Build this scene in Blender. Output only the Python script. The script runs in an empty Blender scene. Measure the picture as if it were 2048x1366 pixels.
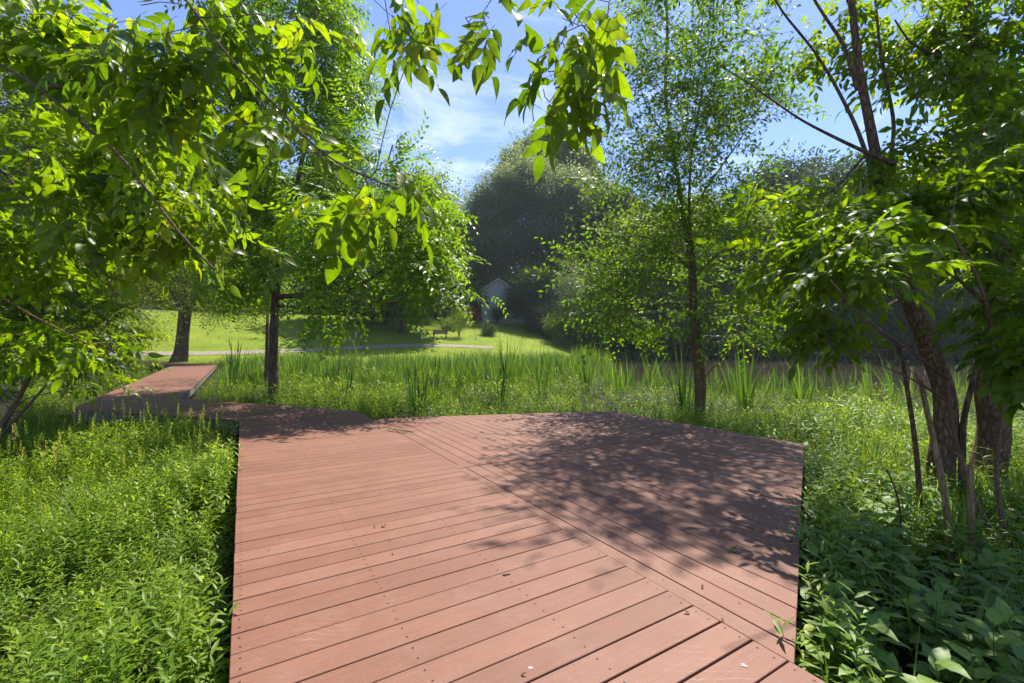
import bpy, math
import numpy as np
from mathutils import Matrix, Vector
R = np.random.RandomState(7)
S = bpy.context.scene
rad = math.radians

# ------------------------------------------------------------------ camera
FPX, PITCH, ROLL, CAMH = 890.0, 0.00724, 0.003, 1.235     # focal length in pixels of the 2048 px photograph
cd = bpy.data.cameras.new('camera'); cam = bpy.data.objects.new('camera', cd)
S.collection.objects.link(cam); S.camera = cam
cd.sensor_width = 36.0; cd.lens = FPX / 2048 * 36.0; cd.clip_start = 0.05; cd.clip_end = 2500
cam.matrix_world = Matrix.Translation((0, 0, CAMH)) @ Matrix.Rotation(math.pi/2 + PITCH, 4, 'X') @ Matrix.Rotation(ROLL, 4, 'Z')

# ------------------------------------------------------------------ sky and sun
SUN_EL = rad(59); SX, SY = 0.42, 0.91
az = math.atan2(SX, SY)                       # clockwise from +Y
sun_dir = np.array([math.sin(az)*math.cos(SUN_EL), math.cos(az)*math.cos(SUN_EL), math.sin(SUN_EL)])
W = bpy.data.worlds.new('World'); S.world = W; W.use_nodes = True
nt = W.node_tree; nt.nodes.clear(); L = nt.links
def N(tree, kind, **kw):
    n = tree.nodes.new(kind)
    for k, v in kw.items():
        if k.startswith('i_'):
            key = k[2:]; key = int(key) if key.isdigit() else key.replace('_', ' ')
            n.inputs[key].default_value = v
        else: setattr(n, k, v)
    return n
out = N(nt, 'ShaderNodeOutputWorld'); bg = N(nt, 'ShaderNodeBackground', i_Strength=0.115)
sky = N(nt, 'ShaderNodeTexSky'); sky.sky_type = 'NISHITA'; sky.sun_disc = False
sky.sun_elevation = SUN_EL; sky.sun_rotation = az; sky.air_density = 1.0; sky.dust_density = 0.1; sky.ozone_density = 5.0
# thin wisps of cirrus
tc = N(nt, 'ShaderNodeTexCoord'); mp = N(nt, 'ShaderNodeMapping'); mp.inputs['Scale'].default_value = (1.3, 1.3, 5.0)
mp.inputs['Rotation'].default_value = (0.2, 0.15, 0.6)
nz = N(nt, 'ShaderNodeTexNoise', i_Scale=2.1, i_Detail=7.0, i_Roughness=0.62, i_Distortion=0.5)
rp = N(nt, 'ShaderNodeValToRGB'); rp.color_ramp.elements[0].position = 0.54; rp.color_ramp.elements[1].position = 0.78
rp.color_ramp.elements[1].color = (0.62, 0.62, 0.62, 1)
mx = N(nt, 'ShaderNodeMix', data_type='RGBA'); mx.inputs['B'].default_value = (6.6, 7.0, 7.8, 1)
L.new(tc.outputs['Generated'], mp.inputs['Vector']); L.new(mp.outputs[0], nz.inputs['Vector']); L.new(nz.outputs[0], rp.inputs[0])
L.new(rp.outputs[0], mx.inputs['Factor']); hs = N(nt, 'ShaderNodeHueSaturation', i_Hue=.513, i_Saturation=1.02, i_Value=1.08); L.new(sky.outputs[0], hs.inputs['Color']); L.new(hs.outputs[0], mx.inputs['A']); L.new(mx.outputs['Result'], bg.inputs[0]); L.new(bg.outputs[0], out.inputs[0])
sl = bpy.data.lights.new('sun', 'SUN'); sl.energy = 5.0; sl.angle = rad(0.53); sl.color = (1.0, 0.95, 0.86)
sun = bpy.data.objects.new('sun', sl); S.collection.objects.link(sun)
sun.rotation_euler = Vector(sun_dir).to_track_quat('Z', 'Y').to_euler(); sun.location = (20, 30, 40)
S.view_settings.view_transform = 'Standard'; S.view_settings.look = 'None'; S.view_settings.gamma = 1
S.view_settings.exposure = 0.95
S.cycles.max_bounces = 8; S.cycles.diffuse_bounces = 4; S.cycles.transmission_bounces = 4; S.cycles.glossy_bounces = 3
S.cycles.use_denoising = True; S.cycles.sample_clamp_indirect = 4.0

# ------------------------------------------------------------------ pixel helpers: a photo pixel at a given forward distance
def ray(x, y):
    u = (x-1024)/FPX; v = -(y-683)/FPX
    c, s = math.cos(ROLL), math.sin(ROLL); u, v = c*u-s*v, s*u+c*v
    return np.array([u, math.cos(PITCH)-v*math.sin(PITCH), math.sin(PITCH)+v*math.cos(PITCH)])
def P(x, y, Y):
    d = ray(x, y); return d*(Y/d[1]) + np.array([0, 0, CAMH])
def PZ(x, y, z):
    d = ray(x, y); return d*((z-CAMH)/d[2]) + np.array([0, 0, CAMH])

# ------------------------------------------------------------------ objects
def link(o, parent=None):
    S.collection.objects.link(o)
    if parent is not None: o.parent = parent
    return o
def tag(o, label=None, cat=None, group=None, kind=None):
    for k, v in (('label', label), ('category', cat), ('group', group), ('kind', kind)):
        if v: o[k] = v
    return o
def thing(name, loc, label, cat, group=None, rz=0):
    o = bpy.data.objects.new(name, None); link(o); o.empty_display_size = 0.1
    o.location = [float(v) for v in loc]; o.rotation_euler = (0, 0, rz)
    return tag(o, label, cat, group)
def mesh(name, V, F, mat, parent=None, att=None, smooth=False, world=True, uv=None, mi=None):
    """V (n,3), F (m,k) -> one linked mesh object; when a parent Empty is given and world is True, V is in world space"""
    V = np.asarray(V, np.float32); F = np.asarray(F, np.int32)
    if parent is not None and world:
        V = V - np.array(parent.location, np.float32)
    me = bpy.data.meshes.new(name); k = F.shape[1]
    me.vertices.add(len(V)); me.vertices.foreach_set('co', V.ravel())
    me.loops.add(F.size); me.loops.foreach_set('vertex_index', F.ravel())
    me.polygons.add(len(F)); me.polygons.foreach_set('loop_start', np.arange(0, F.size, k, dtype=np.int32))
    if smooth: me.polygons.foreach_set('use_smooth', np.ones(len(F), bool))
    mats = mat if isinstance(mat, (list, tuple)) else [mat]
    for m in mats: me.materials.append(m)
    if mi is not None: me.polygons.foreach_set('material_index', np.asarray(mi, np.int32))
    if att is not None:
        a = me.attributes.new('rnd', 'FLOAT', 'POINT'); a.data.foreach_set('value', np.asarray(att, np.float32))
    if uv is not None:
        u = me.uv_layers.new(name='UVMap'); u.data.foreach_set('uv', np.asarray(uv, np.float32)[F.ravel()].ravel())
    me.update(calc_edges=True); me.validate()
    return link(bpy.data.objects.new(name, me), parent)

class MB:
    """collects simple solids (mixed polygons) into one mesh"""
    def __init__(s): s.v = []; s.f = []
    def add(s, vs, fs):
        b = len(s.v); s.v += [tuple(float(c) for c in p) for p in vs]; s.f += [tuple(b+i for i in f) for f in fs]
    def box(s, c, d, rz=0, m=None):
        c = Vector(c); hx, hy, hz = d[0]/2, d[1]/2, d[2]/2; q = Matrix.Rotation(rz, 3, 'Z') if m is None else m
        vs = [c + q @ Vector((x, y, z)) for z in (-hz, hz) for x, y in ((-hx, -hy), (hx, -hy), (hx, hy), (-hx, hy))]
        s.add(vs, [(3, 2, 1, 0), (4, 5, 6, 7), (0, 1, 5, 4), (1, 2, 6, 5), (2, 3, 7, 6), (3, 0, 4, 7)])
    def prism(s, pts, b):
        """pts: closed outline as 3-D points at the a side; b: offset vector"""
        n = len(pts); off = Vector(b); p = [Vector(q) for q in pts]
        s.add(p + [q+off for q in p], [tuple(range(n))[::-1], tuple(range(n, 2*n))] + [(i, (i+1) % n, n+(i+1) % n, n+i) for i in range(n)])
    def cyl(s, a, b, r0, r1, n=10):
        a = Vector(a); b = Vector(b); d = (b-a).normalized(); u = d.orthogonal().normalized(); w = d.cross(u)
        vs = [a + (u*math.cos(t)+w*math.sin(t))*r0 for t in np.linspace(0, 2*math.pi, n, False)]
        vs += [b + (u*math.cos(t)+w*math.sin(t))*r1 for t in np.linspace(0, 2*math.pi, n, False)]
        s.add(vs, [(i, (i+1) % n, n+(i+1) % n, n+i) for i in range(n)] + [tuple(range(n))[::-1], tuple(range(n, 2*n))])
    def build(s, name, mat, parent=None, bevel=0, smooth=False):
        me = bpy.data.meshes.new(name); me.from_pydata(s.v, [], s.f); me.materials.append(mat); me.update()
        if smooth: me.polygons.foreach_set('use_smooth', [True]*len(me.polygons))
        o = link(bpy.data.objects.new(name, me), parent)
        if bevel:
            b = o.modifiers.new('bevel', 'BEVEL'); b.width = bevel; b.segments = 2; b.limit_method = 'ANGLE'
        return o

# ------------------------------------------------------------------ materials
def newmat(name):
    m = bpy.data.materials.new(name); m.use_nodes = True; m.node_tree.nodes.clear()
    o = N(m.node_tree, 'ShaderNodeOutputMaterial'); return m, m.node_tree, o
def ramp(t, stops):
    r = N(t, 'ShaderNodeValToRGB'); e = r.color_ramp.elements
    while len(e) < len(stops): e.new(0.5)
    for i, (p, c) in enumerate(stops): e[i].position = p; e[i].color = (*c, 1)
    return r
def leafmat(name, stops, stem=(0.10, 0.09, 0.03), trans=(1.9, 2.3, 0.9), mixf=0.5, rough=0.42, spec=0.5, vein=False):
    m, t, o = newmat(name); l = t.links
    a = N(t, 'ShaderNodeAttribute', attribute_name='rnd')
    r = ramp(t, stops); l.new(a.outputs['Fac'], r.inputs[0])
    lt = N(t, 'ShaderNodeMath', operation='LESS_THAN'); lt.inputs[1].default_value = -0.5; l.new(a.outputs['Fac'], lt.inputs[0])
    mix = N(t, 'ShaderNodeMix', data_type='RGBA'); mix.inputs['B'].default_value = (*stem, 1)
    l.new(lt.outputs[0], mix.inputs['Factor']); l.new(r.outputs[0], mix.inputs['A'])
    col = mix.outputs['Result']
    ge = N(t, 'ShaderNodeNewGeometry')
    if vein:       # blotchy tissue
        nz = N(t, 'ShaderNodeTexNoise', i_Scale=45.0, i_Detail=3.0); mm = N(t, 'ShaderNodeMix', data_type='RGBA', blend_type='MULTIPLY')
        rr = ramp(t, [(0.3, (0.72, 0.74, 0.7)), (0.7, (1.15, 1.12, 1.0))]); l.new(ge.outputs['Position'], nz.inputs['Vector'])
        l.new(nz.outputs[0], rr.inputs[0]); mm.inputs['Factor'].default_value = 1; l.new(col, mm.inputs['A']); l.new(rr.outputs[0], mm.inputs['B']); col = mm.outputs['Result']
    pb = N(t, 'ShaderNodeBsdfPrincipled', i_Roughness=rough); pb.inputs['Specular IOR Level'].default_value = spec
    l.new(col, pb.inputs['Base Color'])
    tm = N(t, 'ShaderNodeMix', data_type='RGBA', blend_type='MULTIPLY'); tm.inputs['Factor'].default_value = 1; tm.inputs['B'].default_value = (*trans, 1)
    tm.clamp_result = True
    l.new(col, tm.inputs['A'])
    tr = N(t, 'ShaderNodeBsdfTranslucent'); l.new(tm.outputs['Result'], tr.inputs[0])
    ms = N(t, 'ShaderNodeMixShader'); ms.inputs[0].default_value = mixf
    l.new(pb.outputs[0], ms.inputs[1]); l.new(tr.outputs[0], ms.inputs[2]); l.new(ms.outputs[0], o.inputs[0])
    return m
G = lambda *c: c
M = {}
M['ash'] = leafmat('ash_leaf', [(0, G(.040, .088, .007)), (.35, G(.080, .150, .009)), (.7, G(.150, .225, .012)), (.93, G(.27, .31, .016)), (1, G(.50, .36, .03))], vein=True, rough=.40, trans=(2.3, 2.2, .4), spec=.42, mixf=.64)
M['walnut'] = leafmat('walnut_leaf', [(0, G(.055, .125, .010)), (.5, G(.105, .195, .012)), (.9, G(.20, .29, .015)), (1, G(.36, .32, .03))], trans=(2.4, 2.3, .6), spec=.35)
M['elm'] = leafmat('elm_leaf', [(0, G(.045, .110, .010)), (.5, G(.095, .185, .012)), (.88, G(.20, .27, .015)), (1, G(.40, .32, .03))], trans=(2.4, 2.3, .6), spec=.35)
M['grey'] = leafmat('grey_green_leaf', [(0, G(.055, .085, .055)), (.6, G(.125, .165, .095)), (1, G(.24, .27, .15))], mixf=.6, trans=(2.2, 2.1, 1.1), spec=.4)
M['dark'] = leafmat('dark_leaf', [(0, G(.020, .042, .012)), (.7, G(.045, .078, .018)), (1, G(.09, .12, .02))], mixf=.38, trans=(1.8, 1.9, .8), spec=.25)
M['mid'] = leafmat('oak_leaf', [(0, G(0.050, 0.094, 0.015)), (.6, G(0.106, 0.156, 0.022)), (1, G(0.199, 0.237, 0.031))], mixf=.5, trans=(2.2, 2.1, .7), spec=.25)
M['yel'] = leafmat('yellow_green_leaf', [(0, G(.05, .12, .012)), (.6, G(.12, .20, .018)), (1, G(.28, .28, .03))], mixf=.5)
M['herb'] = leafmat('herb_leaf', [(0, G(.060, .135, .014)), (.5, G(.140, .235, .020)), (.9, G(.24, .32, .028)), (1, G(.42, .37, .06))], stem=(.12, .15, .03), mixf=.5, trans=(2.2, 2.1, .7), spec=.3)
M['marsh'] = leafmat('marsh_herb_leaf', [(0, G(.028, .070, .010)), (.5, G(.085, .150, .016)), (.85, G(.18, .25, .022)), (.97, G(.34, .30, .10))], stem=(.10, .11, .04), mixf=.45, trans=(2.0, 1.95, .55), spec=.12)
M['grass'] = leafmat('grass_blade', [(0, G(0.076, 0.143, 0.016)), (.55, G(0.145, 0.227, 0.023)), (.9, G(0.262, 0.312, 0.039)), (1, G(0.551, 0.442, 0.195))], stem=(.34, .31, .14), mixf=.45, trans=(2.1, 2.0, .8), spec=.2)
M['reed'] = leafmat('cattail_blade', [(0, G(.035, .080, .014)), (.5, G(.095, .165, .020)), (.86, G(.18, .25, .03)), (.91, G(.30, .24, .12)), (1, G(.38, .29, .16))], stem=(.11, .05, .02), mixf=.4, trans=(1.8, 2.0, .8))
M['broad'] = leafmat('broad_leaf', [(0, G(.085, .160, .022)), (.6, G(.165, .265, .036)), (1, G(.34, .40, .04))], stem=(.10, .15, .03), mixf=.35, vein=True, rough=.5)
M['reed_dark'] = leafmat('dark_cattail_blade', [(0, G(.016, .042, .012)), (.6, G(.035, .080, .018)), (1, G(.07, .11, .02))], stem=(.10, .045, .02), mixf=.25, spec=.2)
M['red'] = leafmat('red_leaf', [(0, G(.45, .03, .03)), (1, G(.75, .08, .08))], mixf=.35, trans=(1.2, 1, 1))
M['dry'] = leafmat('dry_leaf', [(0, G(.05, .028, .014)), (1, G(.22, .12, .05))], mixf=.15, trans=(1, 1, 1), rough=.8, spec=.2)

def solid(name, stops, scale=6, rough=.8, bump=.3, bscale=30, stretch=(1, 1, 1), spec=.3, det=5):
    m, t, o = newmat(name); l = t.links
    g = N(t, 'ShaderNodeTexCoord'); mp = N(t, 'ShaderNodeMapping'); mp.inputs['Scale'].default_value = stretch
    l.new(g.outputs['Object'], mp.inputs[0])
    n1 = N(t, 'ShaderNodeTexNoise', i_Scale=float(scale), i_Detail=float(det)); l.new(mp.outputs[0], n1.inputs['Vector'])
    r = ramp(t, stops); l.new(n1.outputs[0], r.inputs[0])
    p = N(t, 'ShaderNodeBsdfPrincipled', i_Roughness=rough); p.inputs['Specular IOR Level'].default_value = spec
    l.new(r.outputs[0], p.inputs['Base Color'])
    if bump:
        n2 = N(t, 'ShaderNodeTexNoise', i_Scale=float(bscale), i_Detail=5.0, i_Roughness=.65); l.new(mp.outputs[0], n2.inputs['Vector'])
        b = N(t, 'ShaderNodeBump', i_Strength=bump, i_Distance=0.02); l.new(n2.outputs[0], b.inputs['Height']); l.new(b.outputs[0], p.inputs['Normal'])
    l.new(p.outputs[0], o.inputs[0]); return m
def barkmat(name, c0, c1, st=(9, 9, 1.3), bump=1.0):
    m, t, o = newmat(name); l = t.links
    g = N(t, 'ShaderNodeTexCoord'); mp = N(t, 'ShaderNodeMapping'); mp.inputs['Scale'].default_value = st
    l.new(g.outputs['Object'], mp.inputs[0])
    v = N(t, 'ShaderNodeTexVoronoi', feature='DISTANCE_TO_EDGE', i_Scale=3.2); n = N(t, 'ShaderNodeTexNoise', i_Scale=3.0, i_Detail=7.0, i_Roughness=.7)
    ad = N(t, 'ShaderNodeMix', data_type='VECTOR'); ad.inputs['Factor'].default_value = .4
    l.new(mp.outputs[0], ad.inputs['A']); l.new(n.outputs['Color'], ad.inputs['B']); l.new(mp.outputs[0], n.inputs['Vector']); l.new(ad.outputs['Result'], v.inputs['Vector'])
    mu = N(t, 'ShaderNodeMath', operation='MULTIPLY_ADD'); mu.inputs[1].default_value = 1.6; l.new(v.outputs[0], mu.inputs[0]); l.new(n.outputs[0], mu.inputs[2])
    r = ramp(t, [(.35, tuple(x*.45 for x in c0)), (.6, c0), (1, c1)]); l.new(mu.outputs[0], r.inputs[0])
    p = N(t, 'ShaderNodeBsdfPrincipled', i_Roughness=.88); p.inputs['Specular IOR Level'].default_value = .2; l.new(r.outputs[0], p.inputs['Base Color'])
    b = N(t, 'ShaderNodeBump', i_Strength=bump, i_Distance=.03); l.new(mu.outputs[0], b.inputs['Height']); l.new(b.outputs[0], p.inputs['Normal'])
    l.new(p.outputs[0], o.inputs[0]); return m
M['bark'] = barkmat('bark', (.10, .062, .038), (.20, .135, .09))
M['bark_red'] = barkmat('bark_red', (.15, .088, .050), (.30, .185, .11), st=(15, 15, 4.5))
M['twig'] = barkmat('twig_bark', (.14, .085, .06), (.22, .14, .10), st=(20, 20, 20), bump=.3)
M['dead'] = barkmat('dead_wood', (.24, .15, .075), (.38, .26, .14), st=(14, 14, 2), bump=.6)
M['farbark'] = barkmat('far_bark', (.045, .035, .028), (.09, .07, .055), st=(3, 3, 1), bump=.4)

# ------------------------------------------------------------------ terrain
POND = np.array([(3.9, 19.5), (6.5, 16.3), (12, 14.8), (22, 16), (30, 19.5), (40, 28), (56, 46), (54, 64), (34, 68), (20, 63), (12.5, 59), (8.5, 46), (5.2, 32)], float)
def sdf(poly, x, y):
    d = np.full(np.shape(x), 1e9); ins = np.zeros(np.shape(x), bool); n = len(poly)
    for i in range(n):
        a = poly[i]; b = poly[(i+1) % n]; e = b-a
        t = np.clip(((x-a[0])*e[0]+(y-a[1])*e[1])/(e@e), 0, 1)
        d = np.minimum(d, np.hypot(x-a[0]-t*e[0], y-a[1]-t*e[1]))
        c = ((a[1] > y) != (b[1] > y)) & (x < (b[0]-a[0])*(y-a[1])/((b[1]-a[1]) or 1e-9)+a[0]); ins ^= c
    return np.where(ins, -d, d)
def gz(x, y):
    x = np.asarray(x, float); y = np.asarray(y, float)
    s = y - np.where(x < 0, 0.5, 0.62)*x
    z = np.interp(s, [-200, 30, 38, 41, 45, 49, 52, 60, 70, 82, 100, 400], [-.40, -.40, -.28, .02, .40, 1.15, 1.85, 3.5, 5.0, 5.3, 5.6, 8.0])
    lump = .05*np.sin(x*1.7+1)*np.cos(y*1.3)+.035*np.sin(x*3.9)*np.sin(y*4.3+.7)
    z = z + lump*np.clip((34-s)/10, .15, 1)
    z = z - .12*np.clip((4-np.abs(x+3.4))/3, 0, 1)*np.clip((6-y)/3, 0, 1)
    d = sdf(POND, x, y)
    bank = -.50 + np.clip(d, 0, 100)*.13+.03*np.clip(d, 0, 100)**2
    z = np.where(d < 0, -.50+np.maximum(d*.25, -.9), np.minimum(z, bank))
    return z
WATER_Z = -.58
n = 420
u = np.linspace(-1, 1, n); xs = np.sinh(u*6.2)/np.sinh(6.2)*460; ys = np.sinh(np.linspace(-.8, 1, n)*6.2)/np.sinh(6.2)*520+3
X, Y = np.meshgrid(xs, ys); Z = gz(X, Y)
V = np.stack([X, Y, Z], -1).reshape(-1, 3)
i = np.arange(n*n).reshape(n, n); F = np.stack([i[:-1, :-1], i[:-1, 1:], i[1:, 1:], i[1:, :-1]], -1).reshape(-1, 4)
m, t, o = newmat('ground_earth_and_lawn'); l = t.links
ge = N(t, 'ShaderNodeNewGeometry'); sep = N(t, 'ShaderNodeSeparateXYZ'); l.new(ge.outputs['Position'], sep.inputs[0])
zr = N(t, 'ShaderNodeMapRange'); zr.inputs[1].default_value = -.30; zr.inputs[2].default_value = -.05; l.new(sep.outputs[2], zr.inputs[0])
n1 = N(t, 'ShaderNodeTexNoise', i_Scale=.8, i_Detail=6.0); n2 = N(t, 'ShaderNodeTexNoise', i_Scale=14.0, i_Detail=6.0, i_Roughness=.75)
n3 = N(t, 'ShaderNodeTexNoise', i_Scale=.35, i_Detail=7.0, i_Roughness=.7)
for q in (n1, n2, n3): l.new(ge.outputs['Position'], q.inputs['Vector'])
mud = ramp(t, [(.3, G(.012, .016, .006)), (.55, G(.035, .032, .014)), (.75, G(.05, .065, .02))]); l.new(n2.outputs[0], mud.inputs[0])
am = N(t, 'ShaderNodeMath', operation='ADD'); l.new(n2.outputs[0], am.inputs[0]); l.new(n3.outputs[0], am.inputs[1])
am2 = N(t, 'ShaderNodeMath', operation='MULTIPLY'); am2.inputs[1].default_value = .5; l.new(am.outputs[0], am2.inputs[0])
lw = ramp(t, [(.32, G(.085, .130, .016)), (.48, G(.185, .25, .022)), (.56, G(.23, .28, .03)), (.68, G(.38, .37, .08))]); l.new(am2.outputs[0], lw.inputs[0])
mixg = N(t, 'ShaderNodeMix', data_type='RGBA'); wx = N(t, 'ShaderNodeMapRange'); wx.inputs[1].default_value = 9; wx.inputs[2].default_value = 13; wx.inputs[3].default_value = 1; wx.inputs[4].default_value = 0; l.new(sep.outputs[0], wx.inputs[0])
wz = N(t, 'ShaderNodeMath', operation='MULTIPLY'); l.new(wx.outputs[0], wz.inputs[0]); l.new(zr.outputs[0], wz.inputs[1]); l.new(wz.outputs[0], mixg.inputs['Factor']); l.new(mud.outputs[0], mixg.inputs['A']); l.new(lw.outputs[0], mixg.inputs['B'])
p = N(t, 'ShaderNodeBsdfPrincipled', i_Roughness=.9); p.inputs['Specular IOR Level'].default_value = .15; l.new(mixg.outputs['Result'], p.inputs['Base Color'])
b = N(t, 'ShaderNodeBump', i_Strength=.9, i_Distance=.10); l.new(n2.outputs[0], b.inputs['Height']); l.new(b.outputs[0], p.inputs['Normal']); l.new(p.outputs[0], o.inputs[0])
tag(mesh('ground', V, F, m, smooth=True), kind='structure')

# pond water
m, t, o = newmat('pond_water'); l = t.links
ge = N(t, 'ShaderNodeNewGeometry'); nz = N(t, 'ShaderNodeTexNoise', i_Scale=1.6, i_Detail=5.0); l.new(ge.outputs['Position'], nz.inputs['Vector'])
p = N(t, 'ShaderNodeBsdfPrincipled', i_Roughness=.03); p.inputs['Base Color'].default_value = (.060, .044, .032, 1)
b = N(t, 'ShaderNodeBump', i_Strength=.12, i_Distance=.02); l.new(nz.outputs[0], b.inputs['Height']); l.new(b.outputs[0], p.inputs['Normal']); l.new(p.outputs[0], o.inputs[0])
c = POND.mean(0); pp = [c+(q-c)*1.06 for q in POND]; V = [(c[0], c[1], WATER_Z)]+[(q[0], q[1], WATER_Z) for q in pp]
tag(mesh('pond_water', V, [(0, k+1, (k+1) % len(pp)+1) for k in range(len(pp))], m), kind='structure')

def ribbon(name, pts, w, mat, dz=.02, nsub=14):
    pts = np.array(pts, float); tt = np.linspace(0, len(pts)-1, (len(pts)-1)*nsub+1)
    x = np.interp(tt, range(len(pts)), pts[:, 0]); y = np.interp(tt, range(len(pts)), pts[:, 1])
    k = np.ones(nsub)/nsub; xp = np.pad(x, nsub//2, 'edge'); yp = np.pad(y, nsub//2, 'edge')
    x = np.convolve(xp, k, 'same')[nsub//2:-(nsub//2)][:len(tt)]; y = np.convolve(yp, k, 'same')[nsub//2:-(nsub//2)][:len(tt)]
    dx = np.gradient(x); dy = np.gradient(y); q = np.hypot(dx, dy)+1e-9; nx, ny = -dy/q, dx/q
    rows = []
    for s in np.linspace(-w/2, w/2, 5):
        xx = x+nx*s; yy = y+ny*s; rows.append(np.stack([xx, yy, gz(xx, yy)+dz+.03*(1-(2*s/w)**2)], -1))
    V = np.stack(rows, 1); i = np.arange(V.shape[0]*5).reshape(-1, 5)
    F = np.stack([i[:-1, :-1], i[:-1, 1:], i[1:, 1:], i[1:, :-1]], -1).reshape(-1, 4)
    return tag(mesh(name, V.reshape(-1, 3), F, mat, smooth=True), kind='structure')
M['gravel'] = solid('path_gravel', [(.3, G(.19, .16, .13)), (.7, G(.32, .27, .22))], 3, .95, .4, 60)
ribbon('path', [(-60, 22), (-38, 27.5), (-26.6, 32), (-19.6, 36), (-13.9, 41), (-9, 44.5), (-5, 46.0), (-1.5, 46.8)], 1.25, M['gravel'], .03)
M['asphalt'] = solid('asphalt', [(.3, G(.10, .10, .11)), (.7, G(.17, .17, .18))], 2, .9, .2, 60)
ribbon('road', [(-110, 60), (-60, 66), (-42, 69), (-30, 72.5), (-10, 80), (20, 100)], 5, M['asphalt'], .03)

# ------------------------------------------------------------------ boardwalk
A1 = rad(121.19)                                  # azimuth of the walkway (ccw from +X)
wd = np.array([math.cos(A1), math.sin(A1)]); wn = np.array([math.sin(A1), -math.cos(A1)])   # along, to the right
def clip(poly, a, nrm):                           # keep side where (p-a).nrm >= 0
    o = []
    for k in range(len(poly)):
        p, q = poly[k], poly[(k+1) % len(poly)]; dp, dq = (p-a)@nrm, (q-a)@nrm
        if dp >= 0: o.append(p)
        if (dp >= 0) != (dq >= 0): o.append(p+(q-p)*dp/(dp-dq))
    return o
def inset(poly, d):
    area = sum(p[0]*q[1]-p[1]*q[0] for p, q in zip(poly, poly[1:]+poly[:1]))
    if area < 0: poly = poly[::-1]
    n = len(poly); o = []
    for k in range(n):
        a, b, c = poly[k-1], poly[k], poly[(k+1) % n]
        e1 = b-a; e2 = c-b; e1 = e1/(np.hypot(*e1)+1e-12); e2 = e2/(np.hypot(*e2)+1e-12)
        n1 = np.array([-e1[1], e1[0]]); n2 = np.array([-e2[1], e2[0]]); cr = 1+n1@n2
        o.append(b+(n1+n2)/max(cr, .3)*d)
    return poly, o
def dedupe(p):
    o = []
    for q in p:
        if not o or np.hypot(*(q-o[-1])) > 1e-3: o.append(q)
    if len(o) > 1 and np.hypot(*(o[0]-o[-1])) < 1e-3: o.pop()
    return o
class Deck:
    def __init__(s): s.v = []; s.f = []; s.uv = []; s.a = []; s.mi = []
    def plank(s, poly, dirv, z=0.0, th=.026, gap=.003, ch=.0022):
        poly = dedupe(poly)
        if len(poly) < 3: return
        poly, _ = inset(poly, 0); _, pb = inset(poly, gap); _, pt = inset(poly, gap+ch)
        if abs(sum(p[0]*q[1]-p[1]*q[0] for p, q in zip(pt, pt[1:]+pt[:1])))/2 < .002: return
        n = len(pt); b = len(s.v); r = R.rand(); dn = np.array([-dirv[1], dirv[0]]); ou = R.rand()*40
        for ring, zz in ((pt, z), (pb, z-ch), (pb, z-th)):
            for p in ring: s.v.append((p[0], p[1], zz)); s.uv.append((p@dirv+ou, p@dn+ou*.37)); s.a.append(r)
        s.f.append(tuple(b+i for i in range(n))); s.mi.append(0)
        for k in range(2):
            for i in range(n):
                j = (i+1) % n; s.f.append((b+(k+1)*n+i, b+(k+1)*n+j, b+k*n+j, b+k*n+i)); s.mi.append(0)
    def screw(s, x, y, z=0.0006, r=.0055):
        b = len(s.v)
        for k in range(6): s.v.append((x+r*math.cos(k*1.047), y+r*math.sin(k*1.047), z)); s.uv.append((0, 0)); s.a.append(.5)
        s.f.append(tuple(b+i for i in range(6))); s.mi.append(1)
    def build(s, name, parent):
        me = bpy.data.meshes.new(name); me.from_pydata([tuple(map(float, v)) for v in s.v], [], s.f)
        me.materials.append(M['deck']); me.materials.append(M['screw']); me.polygons.foreach_set('material_index', s.mi)
        a = me.attributes.new('rnd', 'FLOAT', 'POINT'); a.data.foreach_set('value', np.array(s.a, np.float32))
        u = me.uv_layers.new(name='UVMap'); uv = np.array(s.uv, np.float32); li = np.zeros(len(me.loops), np.int32)
        me.loops.foreach_get('vertex_index', li); u.data.foreach_set('uv', uv[li].ravel()); me.update()
        return link(bpy.data.objects.new(name, me), parent)
m, t, o = newmat('composite_decking'); l = t.links; M['deck'] = m
uvn = N(t, 'ShaderNodeTexCoord'); ge = N(t, 'ShaderNodeNewGeometry'); at = N(t, 'ShaderNodeAttribute', attribute_name='rnd')
base = ramp(t, [(0, G(.178, .075, .0445)), (.5, G(.193, .084, .050)), (1, G(.210, .094, .0575))]); l.new(at.outputs['Fac'], base.inputs[0])
def noise(vec, sc, det=5.0, rgh=.6, stretch=None):
    q = N(t, 'ShaderNodeTexNoise', i_Scale=float(sc), i_Detail=det, i_Roughness=rgh)
    if stretch:
        mp = N(t, 'ShaderNodeMapping'); mp.inputs['Scale'].default_value = stretch; l.new(vec, mp.inputs[0]); l.new(mp.outputs[0], q.inputs['Vector'])
    else: l.new(vec, q.inputs['Vector'])
    return q
def mul(a, b, bt='MULTIPLY', f=1.0):
    q = N(t, 'ShaderNodeMix', data_type='RGBA', blend_type=bt)
    if isinstance(f, float): q.inputs['Factor'].default_value = f
    else: l.new(f, q.inputs['Factor'])
    l.new(a, q.inputs['A'])
    if isinstance(b, tuple): q.inputs['B'].default_value = (*b, 1)
    else: l.new(b, q.inputs['B'])
    return q.outputs['Result']
grain = noise(uvn.outputs['UV'], 60, 4.0, .7, (.05, 1, 1)); gr = ramp(t, [(.25, G(.86, .86, .86)), (.75, G(1.12, 1.12, 1.12))]); l.new(grain.outputs[0], gr.inputs[0])
speck = noise(ge.outputs['Position'], 190, 2.0, .6); sr = ramp(t, [(.30, G(.78, .77, .76)), (.5, G(1, 1, 1)), (.72, G(1.2, 1.2, 1.2))]); l.new(speck.outputs[0], sr.inputs[0])
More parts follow.
